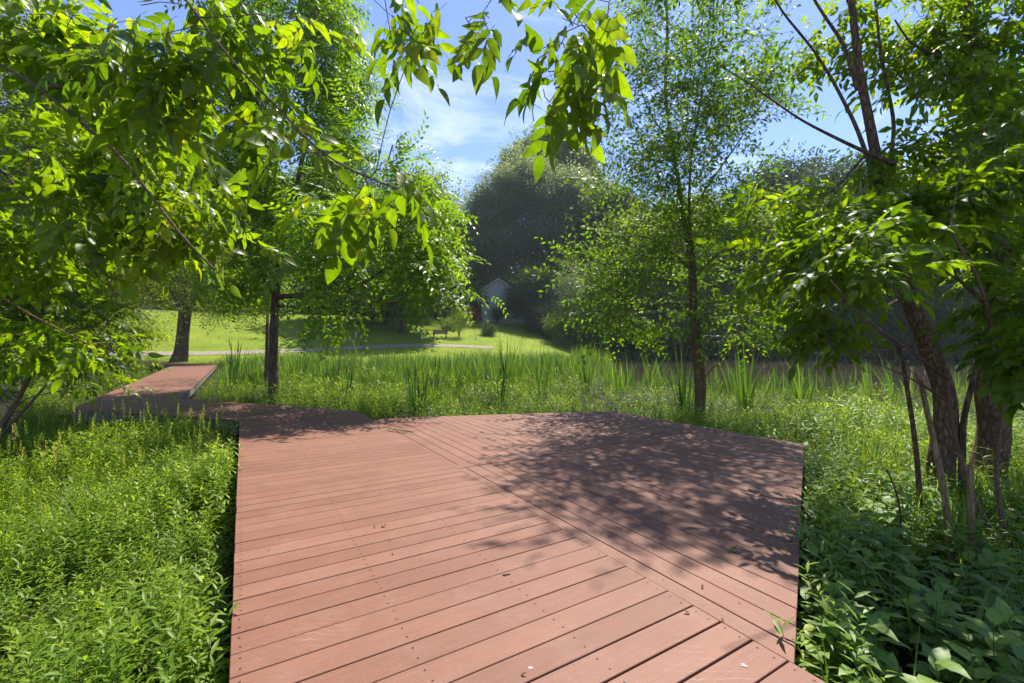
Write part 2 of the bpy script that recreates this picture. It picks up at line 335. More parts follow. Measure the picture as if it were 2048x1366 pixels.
blot = noise(ge.outputs['Position'], 1.3, 6.0, .7); br = ramp(t, [(.3, G(.88, .87, .86)), (.7, G(1.12, 1.13, 1.15))]); l.new(blot.outputs[0], br.inputs[0])
col = mul(mul(mul(base.outputs[0], gr.outputs[0]), sr.outputs[0]), br.outputs[0])
# greyish dust with patches
dust = noise(ge.outputs['Position'], 3.1, 7.0, .75); dr = ramp(t, [(.50, G(0, 0, 0)), (.80, G(.42, .42, .42))]); l.new(dust.outputs[0], dr.inputs[0])
col = mul(col, (.27, .165, .12), 'MIX', dr.outputs[0])
# fine curved scuffs
wv = N(t, 'ShaderNodeTexWave', wave_type='RINGS', i_Scale=9.0, i_Distortion=5.0, i_Detail=2.0); l.new(ge.outputs['Position'], wv.inputs['Vector'])
wr = ramp(t, [(.965, G(0, 0, 0)), (1, G(1, 1, 1))]); l.new(wv.outputs['Fac'], wr.inputs[0])
sm = noise(ge.outputs['Position'], 1.9, 3.0, .6); smr = ramp(t, [(.56, G(0, 0, 0)), (.68, G(.38, .38, .38))]); l.new(sm.outputs[0], smr.inputs[0])
sf = mul(wr.outputs[0], smr.outputs[0]); col = mul(col, (.45, .33, .26), 'MIX', sf)
# dark grime flecks
fl = noise(ge.outputs['Position'], 38, 3.0, .5); fr = ramp(t, [(.70, G(0, 0, 0)), (.74, G(.75, .75, .75))]); l.new(fl.outputs[0], fr.inputs[0])
col = mul(col, (.12, .07, .04), 'MIX', fr.outputs[0])
p = N(t, 'ShaderNodeBsdfPrincipled', i_Roughness=.62); p.inputs['Specular IOR Level'].default_value = .35; l.new(col, p.inputs['Base Color'])
b = N(t, 'ShaderNodeBump', i_Strength=.35, i_Distance=.002); l.new(grain.outputs[0], b.inputs['Height']); l.new(b.outputs[0], p.inputs['Normal']); l.new(p.outputs[0], o.inputs[0])
M['screw'] = solid('screw_head', [(.3, G(.02, .014, .01)), (.7, G(.05, .035, .03))], 30, .6, 0)
M['fascia'] = solid('weathered_lumber', [(.3, G(.075, .062, .045)), (.5, G(.16, .14, .11)), (.75, G(.28, .26, .21))], 5, .9, .4, 40, (1, 1, .35))

BW = 0.1445
pt = lambda x, y: np.array([x, y], float)
# key corners on the deck surface (metres)
LN = pt(-1.03, 1.63); WL = wn@LN; WR = WL+1.88
q = lambda s, w: wd*s+wn*w
S0 = -2.2
cL = q(wd@pt(-4.37, 7.23), WL); cR = q(wd@pt(-2.62, 8.10), WR)         # end of the walkway, where the next run leaves to the left
walk = [q(S0, WL), q(S0, WR), q(wd@cR, WR), q(wd@cL, WL)]
board = thing('boardwalk', (0, 3, 0), 'long reddish brown composite plank boardwalk zigzagging left and widening into a platform', 'boardwalk')
bo = lambda ob: (setattr(ob, 'location', (0, -3, 0)), ob)[1]
def run(poly, dirv, start, s_lo, s_hi, bw, screws=(), zo=0.):
    """planks whose length runs along dirv, laid side by side across perpendicular axis"""
    D = Deck(); pn = np.array([dirv[1], -dirv[0]])     # to the right of dirv
    k0 = math.floor((s_lo-start)/bw); k1 = math.ceil((s_hi-start)/bw)
    for k in range(k0, k1):
        a = start+k*bw; pl = clip(clip(list(poly), pn*a, pn), pn*(a+bw), -pn)
        if len(pl) < 3: continue
        z = R.uniform(-.0009, .0009)+zo; gp = .0026+.0016*R.rand()**2+(.0018 if R.rand() < .14 else 0)
        D.plank(pl, dirv, z, gap=gp)
        t_ = [p@dirv for p in pl]
        for js in screws:
            for f in (.27, .73):
                pos = pn*(a+bw*f)+dirv*(js+R.uniform(-.004, .004))
                if min(t_)+.015 < js < max(t_)-.015 and min(((pos-pl[i])@np.array([-(pl[(i+1) % len(pl)]-pl[i])[1], (pl[(i+1) % len(pl)]-pl[i])[0]]))/(np.hypot(*(pl[(i+1) % len(pl)]-pl[i]))+1e-9)*(1 if inset(list(pl), 0)[0][0] is pl[0] else -1) for i in range(len(pl))) > .012:
                    D.screw(pos[0], pos[1], z+.0007)
    return D
# walkway planks lie across the walkway: dirv = wn, stacked along wd.  pn = right of wn = -wd
pnw = np.array([wn[1], -wn[0]])
seam0 = pnw@PZ(457.8, 1311.9, 0)[:2]
lo = [p@pnw for p in walk]
run(walk, wn, seam0, min(lo), max(lo), BW, screws=(WL+.035, WL+.64, WL+1.24, WR-.035)).build('walkway_decking', board)
# viewing platform
pTL = pt(-2.10, 7.50); pF = pt(1.89, 8.36); pR = pt(3.66, 5.58)
cN = PZ(1594, 1328, 0)[:2]; E1b = q(wd@cN, WR-.0055)
plat = [E1b, pR, pF, pTL, q(wd@pTL, WR-.0055)]
A2 = rad(121.6); d2 = np.array([math.cos(A2), math.sin(A2)]); p2 = np.array([d2[1], -d2[0]])
bA = PZ(908, 934, 0)[:2]; bB = PZ(1330, 868, 0)[:2]; bd = (bB-bA)/np.hypot(*(bB-bA)); bn = np.array([-bd[1], bd[0]])
near = clip(list(plat), bA-bn*.07, -bn); far = clip(list(plat), bA+bn*.07, bn)
mid = clip(clip(list(plat), bA-bn*.07, bn), bA+bn*.07, -bn)
JS = [bA@d2-.07-.035-k*.61 for k in range(8)]
s1 = p2@PZ(927, 932.4, 0)[:2]
def rng(poly, ax): v = [p@ax for p in poly]; return min(v), max(v)
run(near, d2, s1, *rng(near, p2), BW, screws=JS, zo=-.002).build('platform_decking', board)
s2 = p2@PZ(911.5, 927, 0)[:2]
run(far, d2, s2, *rng(far, p2), BW, screws=[bA@d2+.07+.09+k*.61 for k in range(8)], zo=-.002).build('platform_decking', board)
D = Deck(); D.plank(mid, bd, .0005); D.build('border_board', board)
# second and third runs
B0, B1 = pt(-8.35, 8.45), cL; T0, T1 = pt(-7.46, 10.04), cR
rd = (B0-B1)/np.hypot(*(B0-B1)); rperp = np.array([-rd[1], rd[0]])
run2 = [cL, cR, pt(-2.98, 8.34), T0, B0]
pr = np.array([rperp[1], -rperp[0]]); run(run2, rperp, 0, *rng(run2, pr), BW).build('walkway_decking', board)
U0, U1 = pt(-18.3, 27.7), pt(-20.0, 26.9)
run3 = [B0, T0, U0, pt(-19.9, 26.2)]
r3 = (U0-T0)/np.hypot(*(U0-T0)); c3 = np.array([-r3[1], r3[0]]); pr = np.array([c3[1], -c3[0]])
run(run3, c3, 0, *rng(run3, pr), BW).build('walkway_decking', board)
run4 = [pt(-18.25, 27.75), pt(-19.95, 26.15), pt(-34, 27.3), pt(-34, 29.2)]
pr = np.array([0, 1.]); D4 = run(run4, np.array([0, 1.]), 0, *rng(run4, np.array([1., 0])), BW); D4.build('walkway_decking', board)
# fascia and posts under the edges
DECKPOLYS = [np.array(p_) for p_ in (walk, plat, run2, run3, run4)]
def deckdist(x, y):
    d = np.full(np.shape(x), 1e9)
    for p_ in DECKPOLYS: d = np.minimum(d, sdf(p_, x, y))
    return d
def fascia(a, b, zt=-.030, h=.185):
    e = (b-a)/np.hypot(*(b-a)); nn = np.array([-e[1], e[0]]); mid_ = (a+b)/2
    if deckdist(*(mid_+nn*.2)) > 0: nn = -nn
    Lh = np.hypot(*(b-a)); ang = math.atan2(e[1], e[0]); k = max(1, round(Lh/3.6))
    for i in range(k):
        c = a+e*Lh*(i+.5)/k+nn*.03; mb = MB(); mb.box((c[0], c[1], zt-h/2), (Lh/k-.004, .038, h), ang); mb.build('fascia', M['fascia'], board)
    s = .25
    while s < Lh:
        c = a+e*s+nn*.11; z0 = float(gz(c[0], c[1]))-.3
        mb = MB(); mb.box((c[0], c[1], (zt-.002+z0)/2), (.09, .09, zt-.002-z0), ang); mb.build('post', M['fascia'], board); s += 2.4
for a, b in [(q(S0, WL), cL), (cL, B0), (B0, pt(-19.9, 26.2)), (T0, U0), (pt(-2.98, 8.34), T0), (pTL, pF), (pF, pR), (pR, E1b), (E1b, q(S0, WR)), (pt(-19.95, 26.15), pt(-34, 27.3))]: fascia(a, b)
for ob in board.children: ob.location = (0, -3, 0)

# ------------------------------------------------------------------ leaf templates: (V, F tris, A)
def prof(t, tip=1.0): return np.sin(np.pi*np.power(t, .78))**.9*(1-.25*t*tip)
def leaf(Lh=1., Wd=.4, n=4, fold=.35, droop=.15, a=.5, kind='leaf', wav=0.):
    t = np.linspace(0, 1, n+1); v = [(0, 0, 0)]; f = []
    mids = [0]; lf = [0]; rt = [0]
    for k in range(1, n):
        w = Wd/2*(prof(t[k]) if kind == 'leaf' else (1-t[k]**2.2)*min(1, .55+t[k]*2))
        z = -droop*Lh*t[k]**2; wz = wav*Wd*math.sin(k*2.4)
        x = Lh*(t[k]-.28*droop*t[k]**3)
        b = len(v); v += [(x, 0, z), (x*.985, w, z+fold*w+wz), (x*.985, -w, z+fold*w-wz)]
        mids.append(b); lf.append(b+1); rt.append(b+2)
    v.append((Lh*(1-.28*droop), 0, -droop*Lh)); e = len(v)-1; mids.append(e); lf.append(e); rt.append(e)
    for k in range(n):
        for s, sg in ((lf, 1), (rt, -1)):
            q_ = [mids[k], s[k], s[k+1], mids[k+1]]
            if sg > 0: q_ = q_[::-1]
            tri = []
            for tr in ((q_[0], q_[1], q_[2]), (q_[0], q_[2], q_[3])):
                if len(set(tr)) == 3: tri.append(tr)
            f += tri
    return np.array(v, float), np.array(f, int), np.full(len(v), a)
def grassleaf(Lh=1., Wd=.02, n=4, droop=.4):
    """flat arching ribbon, 2 verts per station"""
    t = np.linspace(0, 1, n+1); v = []; f = []
    for k in range(n):
        w = Wd/2*(1-t[k]**2.0)*min(1, .6+2*t[k]); v += [(Lh*(t[k]-.25*droop*t[k]**3), w, -droop*Lh*t[k]**2.2), (Lh*(t[k]-.25*droop*t[k]**3), -w, -droop*Lh*t[k]**2.2)]
    v.append((Lh*(1-.25*droop), 0, -droop*Lh))
    for k in range(n-1): f += [(2*k, 2*k+1, 2*k+3), (2*k, 2*k+3, 2*k+2)]
    f.append((2*n-2, 2*n-1, 2*n)); return np.array(v), np.array(f), np.full(len(v), .5)
def frames(D, U):
    D = np.atleast_2d(D).astype(float); U = np.atleast_2d(U).astype(float)
    x = D/np.linalg.norm(D, axis=1, keepdims=True); z = U-(U*x).sum(1, keepdims=True)*x
    zl = np.linalg.norm(z, axis=1, keepdims=True); bad = zl[:, 0] < 1e-4
    z[bad] = np.cross(x[bad], [0.3, .9, .1]); z /= np.linalg.norm(z, axis=1, keepdims=True)
    return np.stack([x, np.cross(z, x), z], 2)          # columns
def place(T, O, Fr, Sc, rnd, amp=.5):
    V, F, A = T; n = len(O); Sc = np.asarray(Sc, float)
    if Sc.ndim == 1: Sc = Sc[:, None, None]
    W_ = np.einsum('ijk,nk->inj', Fr, V)*Sc + O[:, None]
    FF = (F[None]+np.arange(n)[:, None, None]*len(V)).reshape(-1, 3)
    AA = np.where(A[None] < -.5, -1, np.clip(A[None]*(1-amp)+rnd[:, None]*amp, 0, 1))
    return W_.reshape(-1, 3), FF, AA.ravel()
def cat(parts):
    v, f, a = [], [], []; b = 0
    for V, F, A in parts:
        v.append(V); f.append(F+b); a.append(A); b += len(V)
    return np.concatenate(v), np.concatenate(f), np.concatenate(a)
def rod(p0, p1, r, a=-1.):
    p0 = np.array(p0, float); p1 = np.array(p1, float); fr = frames(p1-p0, [.1, .2, 1])[0]
    v = [p0+r*(fr[:, 1]*math.cos(k*2.094)+fr[:, 2]*math.sin(k*2.094)) for k in range(3)]+[p1+r*.6*(fr[:, 1]*math.cos(k*2.094)+fr[:, 2]*math.sin(k*2.094)) for k in range(3)]
    f = []
    for k in range(3): j = (k+1) % 3; f += [(k, j, 3+j), (k, 3+j, 3+k)]
    return np.array(v), np.array(f), np.full(6, a)
def one(T, pos, d, u, s, a=None):
    V, F, A = place(T, np.array([pos], float), frames(d, u), np.array([s]), np.array([.5]), 0)
    if a is not None: A = np.where(A < -.5, -1, a)
    return V, F, A
def ash_spray(pairs=3, Ln=.1, nst=4, rl=.2, hang=.35, seed=0, rr=.0012, wl=.42):
    r = np.random.RandomState(seed); ps = []; pth = []
    for k in range(pairs+2):
        t_ = k/(pairs+1); pth.append((rl*t_, 0, -hang*rl*t_**2))
    for a, b in zip(pth, pth[1:]): ps.append(rod(a, b, rr))
    for k in range(1, pairs+1):
        for sg in (1, -1):
            dd = (.75+r.uniform(-.1, .15), sg*.85, -.35+r.uniform(-.35, .2)); ln = Ln*(.78+.1*k)*r.uniform(.85, 1.1)
            ps.append(one(leaf(1, wl*r.uniform(.85, 1.1), nst, r.uniform(.15, .5), r.uniform(.1, .45), wav=.06), pth[k], dd, (0, sg*-.15+r.uniform(-.3, .3), 1), ln, r.rand()))
    ps.append(one(leaf(1, wl, nst, .3, .3), pth[-1], (1, r.uniform(-.2, .2), -.4), (0, 0, 1), Ln*1.15, r.rand()))
    return cat(ps)
def walnut_spray(n=6, Ln=.085, rl=.38, seed=0, nst=2):
    r = np.random.RandomState(seed); ps = []; pth = [(rl*t_, 0, .10*rl*math.sin(t_*3)-.55*rl*t_**2.5) for t_ in np.linspace(0, 1, n+2)]
    ps.append(rod(pth[0], pth[n//2], .0018)); ps.append(rod(pth[n//2], pth[-1], .0014))
    for k in range(1, n+2):
        for sg in (1, -1):
            ps.append(one(leaf(1, .42, nst, .3, .2), pth[k], (.45, sg*.8, -.30+r.uniform(-.1, .1)), (.3, 0, 1), Ln*r.uniform(.8, 1.05)*(1-.3*abs(k/(n+1)-.5)), r.rand()))
    return cat(ps)
def twig_spray(n=9, Ln=.05, rl=.35, seed=0, wl=.45, nst=2):
    r = np.random.RandomState(seed); ps = [rod((0, 0, 0), (rl, 0, 0), .0015)]
    for k in range(n):
        t_ = (k+1)/n; sg = 1 if k % 2 else -1
        ps.append(one(leaf(1, wl, nst, .3, .25), (rl*t_, 0, 0), (.7, sg*.7, r.uniform(-.5, .35)), (r.uniform(-.5, .5), r.uniform(-.5, .5), 1), Ln*r.uniform(.7, 1.15), r.rand()))
    return cat(ps)
def clump(n=14, rl=.6, Ln=.22, seed=0, wl=.6, up=.6):
    r = np.random.RandomState(seed); ps = []; q_ = r.normal(size=(n, 3)); q_ /= np.linalg.norm(q_, axis=1)[:, None]; q_ *= (r.rand(n)**.45)[:, None]*rl; q_[:, 2] *= .6
    T = (np.array([(0, 0, 0), (.45, wl/2, .10), (1, 0, -.08), (.45, -wl/2, .10)]), np.array([(0, 2, 1), (0, 3, 2)]), np.full(4, .5))
    for p_ in q_: ps.append(one(T, p_, p_+r.normal(size=3)*.35*rl, np.array([r.normal()*.6, r.normal()*.6, up+.3]), Ln*r.uniform(.6, 1.2), r.rand()))
    return cat(ps)
def herb(h=.4, n=18, Ln=.085, seed=0, wl=.2, nst=3, rise=.5):
    r = np.random.RandomState(seed); lean = r.uniform(-.12, .12, 2); ps = []
    pth = [np.array([lean[0]*h*t_**2, lean[1]*h*t_**2, h*t_]) for t_ in np.linspace(0, 1, 4)]
    for a, b in zip(pth, pth[1:]): ps.append(rod(a, b, .0016))
    for k in range(n):
        t_ = .22+.78*(k+.5)/n; th = k*2.4+r.uniform(-.3, .3); p_ = np.array([lean[0]*h*t_**2, lean[1]*h*t_**2, h*t_])
        up = rise*(.4+1.3*t_**2)+r.uniform(-.2, .2)
        ps.append(one(leaf(1, wl, nst, .3, .45*(1-t_*.6)), p_, (math.cos(th), math.sin(th), up), (0, 0, 1), Ln*(1.1-.35*t_)*r.uniform(.75, 1.15), .2+.75*t_*r.uniform(.6, 1.1)))
    return cat(ps)
def tuft(n=12, h=.5, wd=.008, seed=0, spread=.4, nst=4, rb=.05, head=False, dmax=.55):
    r = np.random.RandomState(seed); ps = []
    for k in range(n):
        th = r.rand()*6.283; ln = h*r.uniform(.55, 1.1); le = spread*r.uniform(.15, 1)
        dd = np.array([math.cos(th)*le, math.sin(th)*le, 1.]); dr = r.uniform(.04, dmax)*1.
        ps.append(one(grassleaf(1, wd/ln*r.uniform(.7, 1.3), nst, dr), (math.cos(th)*rb*r.rand(), math.sin(th)*rb*r.rand(), 0), dd, (-math.cos(th), -math.sin(th), .3), ln, r.rand()**1.3))
    if head:
        x, y = r.uniform(-.05, .05, 2); ps.append(rod((0, 0, 0), (x, y, h*1.35), .0014, .97))
        for k in range(44):
            t_ = k/44; a = r.rand()*6.28; w = .026*(1-t_)+.005
            ps.append(one(leaf(1, .4, 2, .2, 0), (x+math.cos(a)*w*.5, y+math.sin(a)*w*.5, h*(1.1+.27*t_)), (math.cos(a), math.sin(a), 1.3), (0, 0, 1), .022, .96))
    return cat(ps)
def unit(v): v = np.asarray(v, float); return v/np.linalg.norm(v, axis=-1, keepdims=True)

# ------------------------------------------------------------------ tree growing
def tube(paths, sides=6):
    """paths: list of (pts (k,3), radii (k)) -> quads"""
    Vs, Fs = [], []; b = 0
    for pts, rr in paths:
        pts = np.asarray(pts, float); k = len(pts); tg = unit(np.gradient(pts, axis=0)+1e-9); sd = sides if rr[0] > .012 else 4
        if rr[0] > .06: sd = 12
        ref = np.array([1., 0.2, 0.1]) if abs(tg[0, 0]) < .9 else np.array([0, 1., 0]); u = []; cur = ref
        for q_ in tg: cur = cur-(cur@q_)*q_; cur = cur/np.linalg.norm(cur); u.append(cur)
        u = np.array(u); w = np.cross(tg, u); th = np.arange(sd)*2*np.pi/sd
        r3 = np.asarray(rr)[:, None, None]
        if rr[0] > .06: r3 = r3*(1+.035*np.sin(3*th+1)[None, :, None]*np.sin(np.arange(k)*.5)[:, None, None]+.015*np.cos(5*th)[None, :, None])
        ring = pts[:, None]+r3*(np.cos(th)[None, :, None]*u[:, None]+np.sin(th)[None, :, None]*w[:, None])
        Vs.append(ring.reshape(-1, 3)); i = np.arange(k*sd).reshape(k, sd)+b; j = np.roll(i, -1, axis=1)
        Fs.append(np.stack([i[:-1], j[:-1], j[1:], i[1:]], -1).reshape(-1, 4)); b += k*sd
    return np.concatenate(Vs), np.concatenate(Fs)
def smoothpath(pts, n):
    pts = np.asarray(pts, float); k = len(pts); d = np.r_[0, np.cumsum(np.linalg.norm(np.diff(pts, axis=0), axis=1))]
    t = np.linspace(0, d[-1], n); p = np.stack([np.interp(t, d, pts[:, c]) for c in range(pts.shape[1])], 1)
    for _ in range(2):
        q_ = p.copy(); q_[1:-1] = (p[:-2]+2*p[1:-1]+p[2:])/4; p = q_
    return p
def grow(limbs, attr, step=.35, jit=.12, tip=.004, rng_=R, sag=.0, expo=.42):
    """limbs: list of (pts, r0, r1).  returns paths for tube() and tip directions for attractors"""
    paths = []; NP = []; NR = []
    for li, (pts, r0, r1) in enumerate(limbs):
        Lh = np.linalg.norm(np.diff(np.asarray(pts, float), axis=0), axis=1).sum(); k = max(6, int(Lh/step*1.5))
        p = smoothpath(pts, k); r = r0*(r1/r0)**np.linspace(0, 1, k)*(1+(.45 if li == 0 and r0 > .06 else 0)*np.exp(-np.linspace(0, 1, k)*Lh/.22)); paths.append((p, r)); NP.append(p[k//5:]); NR.append(r[k//5:])
    P0 = np.concatenate(NP); R0 = np.concatenate(NR); cap = len(P0)+len(attr)*40; pos = np.zeros((cap, 3)); rr = np.zeros(cap)
    pos[:len(P0)] = P0; rr[:len(P0)] = R0; m_ = len(P0)
    dmin = np.array([np.min(np.linalg.norm(P0-a, axis=1)) for a in attr]); order = np.argsort(dmin); dirs = np.zeros((len(attr), 3))
    nodelen = np.zeros(cap)
    for ai in order:
        a = attr[ai]; dv = np.linalg.norm(pos[:m_]-a, axis=1); up = (pos[:m_, 2]-a[2])
        cost = dv+.35*np.clip(up, 0, None)+nodelen[:m_]*.12; j = int(np.argmin(cost)); st = pos[j]; d = dv[j]
        k = max(3, int(d/step)+2); t = np.linspace(0, 1, k)[:, None]
        mid_ = (st+a)/2+np.array([0, 0, .12*d])+rng_.normal(size=3)*jit*d
        p = (1-t)**2*st+2*t*(1-t)*mid_+t*t*a; p[1:-1] += rng_.normal(size=(k-2, 3))*.03*d/k
        r0 = min(rr[j]*.72, tip+.010*d**1.1+.002*d*d*0); r0 = max(r0, tip)
        rad_ = np.linspace(r0, tip, k); paths.append((p, rad_)); dirs[ai] = p[-1]-p[-2]
        pos[m_:m_+k-1] = p[1:]; rr[m_:m_+k-1] = rad_[1:]; nodelen[m_:m_+k-1] = nodelen[j]+np.arange(1, k)/k*d; m_ += k-1
    return paths, unit(dirs+1e-9)
def gapnoise(p, sc, seed):
    r = np.random.RandomState(seed); s = np.zeros(len(p))
    for k in range(5): w = r.normal(size=3)*sc; s += np.sin(p@w+r.rand()*6.28)
    return s/2.2
def blobs_sample(blobs, n, seed, sc=1., hole=-.35, shell=2.4, plate=0):
    r = np.random.RandomState(seed); vol = np.array([b_[1][0]*b_[1][1]*b_[1][2] for b_ in blobs])**.8; vol *= [b_[2] if len(b_) > 2 else 1 for b_ in blobs]; cnt = (vol/vol.sum()*n).astype(int)+1; o_ = []
    for b_, c_ in zip(blobs, cnt):
        q_ = r.normal(size=(c_*3, 3)); q_ /= np.linalg.norm(q_, axis=1)[:, None]; q_ *= (r.rand(len(q_))**(1/shell))[:, None]
        p = np.array(b_[0])+q_*np.array(b_[1])
        if plate: wv_ = .5*plate*np.sin(p[:, 0]*1.1+p[:, 1]*.8+seed); p[:, 2] = np.round((p[:, 2]+wv_)/plate)*plate-wv_+r.normal(size=len(p))*plate*.13
        g = gapnoise(p, sc, seed); p = p[g > hole][:c_]; o_.append(p)
    return np.concatenate(o_)
def Bl(x, y, Y, rx, ry, rd=None, w=1.):
    """a crown lobe centred on photo pixel (x, y) at distance Y, radii in photo pixels"""
    s = Y/FPX; return (P(x, y, Y), (rx*s, (rd if rd is not None else rx*s), ry*s), w)
def leaves(temps, tips, dirs, per, spread, size, mat, name, parent, seed, up=1., droop=0., rand=.8, zs=.7, amp=.5, lo=0., hi=1.):
    r = np.random.RandomState(seed); n = len(tips); idx = np.repeat(np.arange(n), per); ps = []
    off = r.normal(size=(len(idx), 3))*spread; off[:, 2] *= zs; O = tips[idx]+off
    D = dirs[idx]+r.normal(size=O.shape)*rand+off/(spread+1e-6)*.35; D[:, 2] = D[:, 2]*.6-droop
    U = r.normal(size=O.shape)*.45; U[:, 2] += up; rnd = np.clip(r.rand(len(O))*.6+.4*r.rand(n)[idx], 0, 1)*(hi-lo)+lo; sc = size*r.uniform(.7, 1.2, len(O))
    sel = r.randint(len(temps), size=len(O))
    for k, T in enumerate(temps):
        m_ = sel == k
        if m_.any(): ps.append(place(T, O[m_], frames(D[m_], U[m_]), sc[m_], rnd[m_], amp))
    V, F, A = cat(ps); return mesh(name, V, F, mat, parent, att=A)
T_ASH = [ash_spray(2+k % 2, .112, 6, .17, .5, k, wl=.46) for k in range(8)]
T_ASHM = [ash_spray(3, .10, 3, .2, .4, 20+k) for k in range(4)]
T_WAL = [walnut_spray(5, .125, .38, k) for k in range(4)]
T_ELM = [twig_spray(9, .052, .32, k) for k in range(5)]
T_CL = [clump(16, 1, .36, k) for k in range(5)]
T_CLF = [clump(18, 1, .24, 30+k, wl=.5) for k in range(5)]
T_CLS = [clump(30, 1, .17, 50+k, wl=.45) for k in range(4)]
def tree(name, label, limbs, blobs, n, temps, per, spread, size, mat, bark='farbark', seed=1, group=None, step=.5, tip=.006, sc=.6, hole=-.5, cat_='tree', plate=0, **kw):
    base = limbs[0][0][0]; th = thing(name, base, label, cat_, group)
    at_ = blobs_sample(blobs, n, seed, sc, hole, plate=plate); paths, dirs = grow(limbs, at_, step=step, tip=tip, rng_=np.random.RandomState(seed))
    V, F = tube(paths); mesh('trunk', V, F, M[bark], th, smooth=True)
    leaves(temps, at_, dirs, per, spread, size, M[mat], 'crown', th, seed+1, **kw); return th, at_
def base_at(x, Y): 
    p = P(x, 700, Y); p[2] = gz(p[0], p[1])-.05; return p

# ------------------------------------------------------------------ near trees
def limb(*pts): return [np.asarray(p, float) for p in pts]
# walnut beside the boardwalk corner
b0 = base_at(548, 12.2); Y = 12.2
tr = limb(b0, P(546, 720, Y), P(549, 640, Y), P(552, 590, Y))
walnut_limbs = [(tr, .135, .105),
    (limb(P(552, 590, Y), P(562, 500, Y), P(590, 390, Y), P(610, 290, Y), P(612, 200, Y), P(600, 60, Y), P(600, -60, Y)), .095, .03),
    (limb(P(552, 594, Y), P(600, 590, Y-.5), P(660, 588, Y-1.1), P(712, 578, Y-2.2), P(780, 530, Y-2.9)), .075, .03),
    (limb(P(552, 612, Y), P(640, 612, Y-.4), P(720, 600, Y-.9), P(780, 606, Y-1.1), P(860, 596, Y-2.2), P(950, 556, Y-2.8)), .05, .018),
    (limb(P(552, 592, Y), P(520, 540, Y), P(480, 470, Y+.3), P(440, 330, Y+.3), P(470, 150, Y)), .08, .025),
    (limb(P(590, 400, Y), P(680, 430, Y+.3), P(760, 380, Y+.3), P(785, 290, Y+.3)), .05, .018),
    (limb(P(612, 260, Y), P(560, 190, Y+.3), P(510, 60, Y)), .045, .018)]
walnut_blobs = [Bl(610, 130, Y, 165, 150, 2.4, 1.1), Bl(560, -60, Y, 170, 110, 2.2, .5), Bl(560, 400, Y, 150, 105, 2.0), Bl(700, 300, Y-1, 70, 60, 1), Bl(730, 500, Y-2.9, 120, 90, 1.7, 1.5), Bl(480, 545, Y, 90, 60, 1.5),
    Bl(790, 335, Y-2.9, 38, 60, .8, 1.2), Bl(820, 430, Y-2.9, 55, 55, 1.2, 1.4), Bl(870, 530, Y-2.9, 62, 48, 1.1, 1.5), Bl(640, 630, Y-2.2, 80, 34, .8, .7), Bl(430, 260, Y, 80, 130, 1.6), Bl(945, 555, Y-2.9, 34, 18, .4, 1.2)]
tree('walnut_tree', 'leafy walnut tree with a dark trunk standing at the corner of the boardwalk', walnut_limbs, walnut_blobs, 1250, T_WAL, 4, .20, 1.5, 'walnut', 'bark', seed=3, step=.3, tip=.005, sc=1.5, hole=-.1, plate=.62, droop=.12, rand=.75, amp=.6, up=1.2)
sb = base_at(533, 16.5)
tree('sapling', 'thin straight sapling just behind the dark walnut trunk', [(limb(sb, P(533, 720, 16.5), P(536, 600, 16.5), P(530, 480, 16.5), P(520, 380, 16.5)), .075, .02)],
     [Bl(500, 560, 16.5, 70, 45, 1.2), Bl(560, 500, 16.5, 70, 60, 1.2), Bl(450, 620, 16.5, 45, 22, .8)], 80, T_ELM, 12, .35, 1.5, 'walnut', 'bark', seed=5, step=.4)
# double-stem elm behind the platform
Y = 9.0; eb = PZ(1398, 856, -.42); eb = np.array([eb[0]*Y/eb[1], Y, -.45])
eb = P(1397, 862, Y); eb[2] = -.48
elm_limbs = [(limb(eb, P(1398, 780, Y), P(1390, 680, Y), P(1383, 600, Y), P(1382, 520, Y), P(1372, 460, Y), P(1360, 380, Y), P(1345, 290, Y), P(1330, 190, Y), P(1335, 60, Y), P(1330, -60, Y)), .085, .022),
    (limb(eb+[.06, .02, .0], P(1408, 780, Y), P(1402, 690, Y), P(1392, 620, Y), P(1388, 520, Y+.1), P(1378, 440, Y+.1), P(1380, 330, Y+.1), P(1400, 200, Y+.1), P(1420, 100, Y), P(1440, -20, Y)), .06, .018),
    (limb(P(1384, 540, Y), P(1340, 500, Y-.1), P(1290, 470, Y-.2), P(1230, 475, Y-.4)), .028, .008),
    (limb(P(1384, 570, Y), P(1310, 555, Y+.1), P(1240, 545, Y+.2), P(1160, 555, Y+.3)), .022, .006),
    (limb(P(1388, 610, Y), P(1330, 605, Y-.2), P(1270, 625, Y-.4), P(1200, 640, Y-.5)), .022, .006),
    (limb(P(1386, 560, Y), P(1420, 520, Y), P(1480, 480, Y+.2), P(1540, 440, Y+.3)), .026, .008),
    (limb(P(1405, 760, Y), P(1430, 730, Y-.2), P(1480, 680, Y-.3), P(1510, 655, Y-.4)), .016, .007),
    (limb(P(1395, 700, Y), P(1430, 640, Y+.2), P(1500, 590, Y+.4)), .018, .006),
    (limb(P(1372, 440, Y), P(1410, 380, Y), P(1480, 280, Y+.2), P(1540, 180, Y+.2)), .03, .01),
    (limb(P(1345, 290, Y), P(1300, 230, Y), P(1270, 150, Y)), .02, .008)]
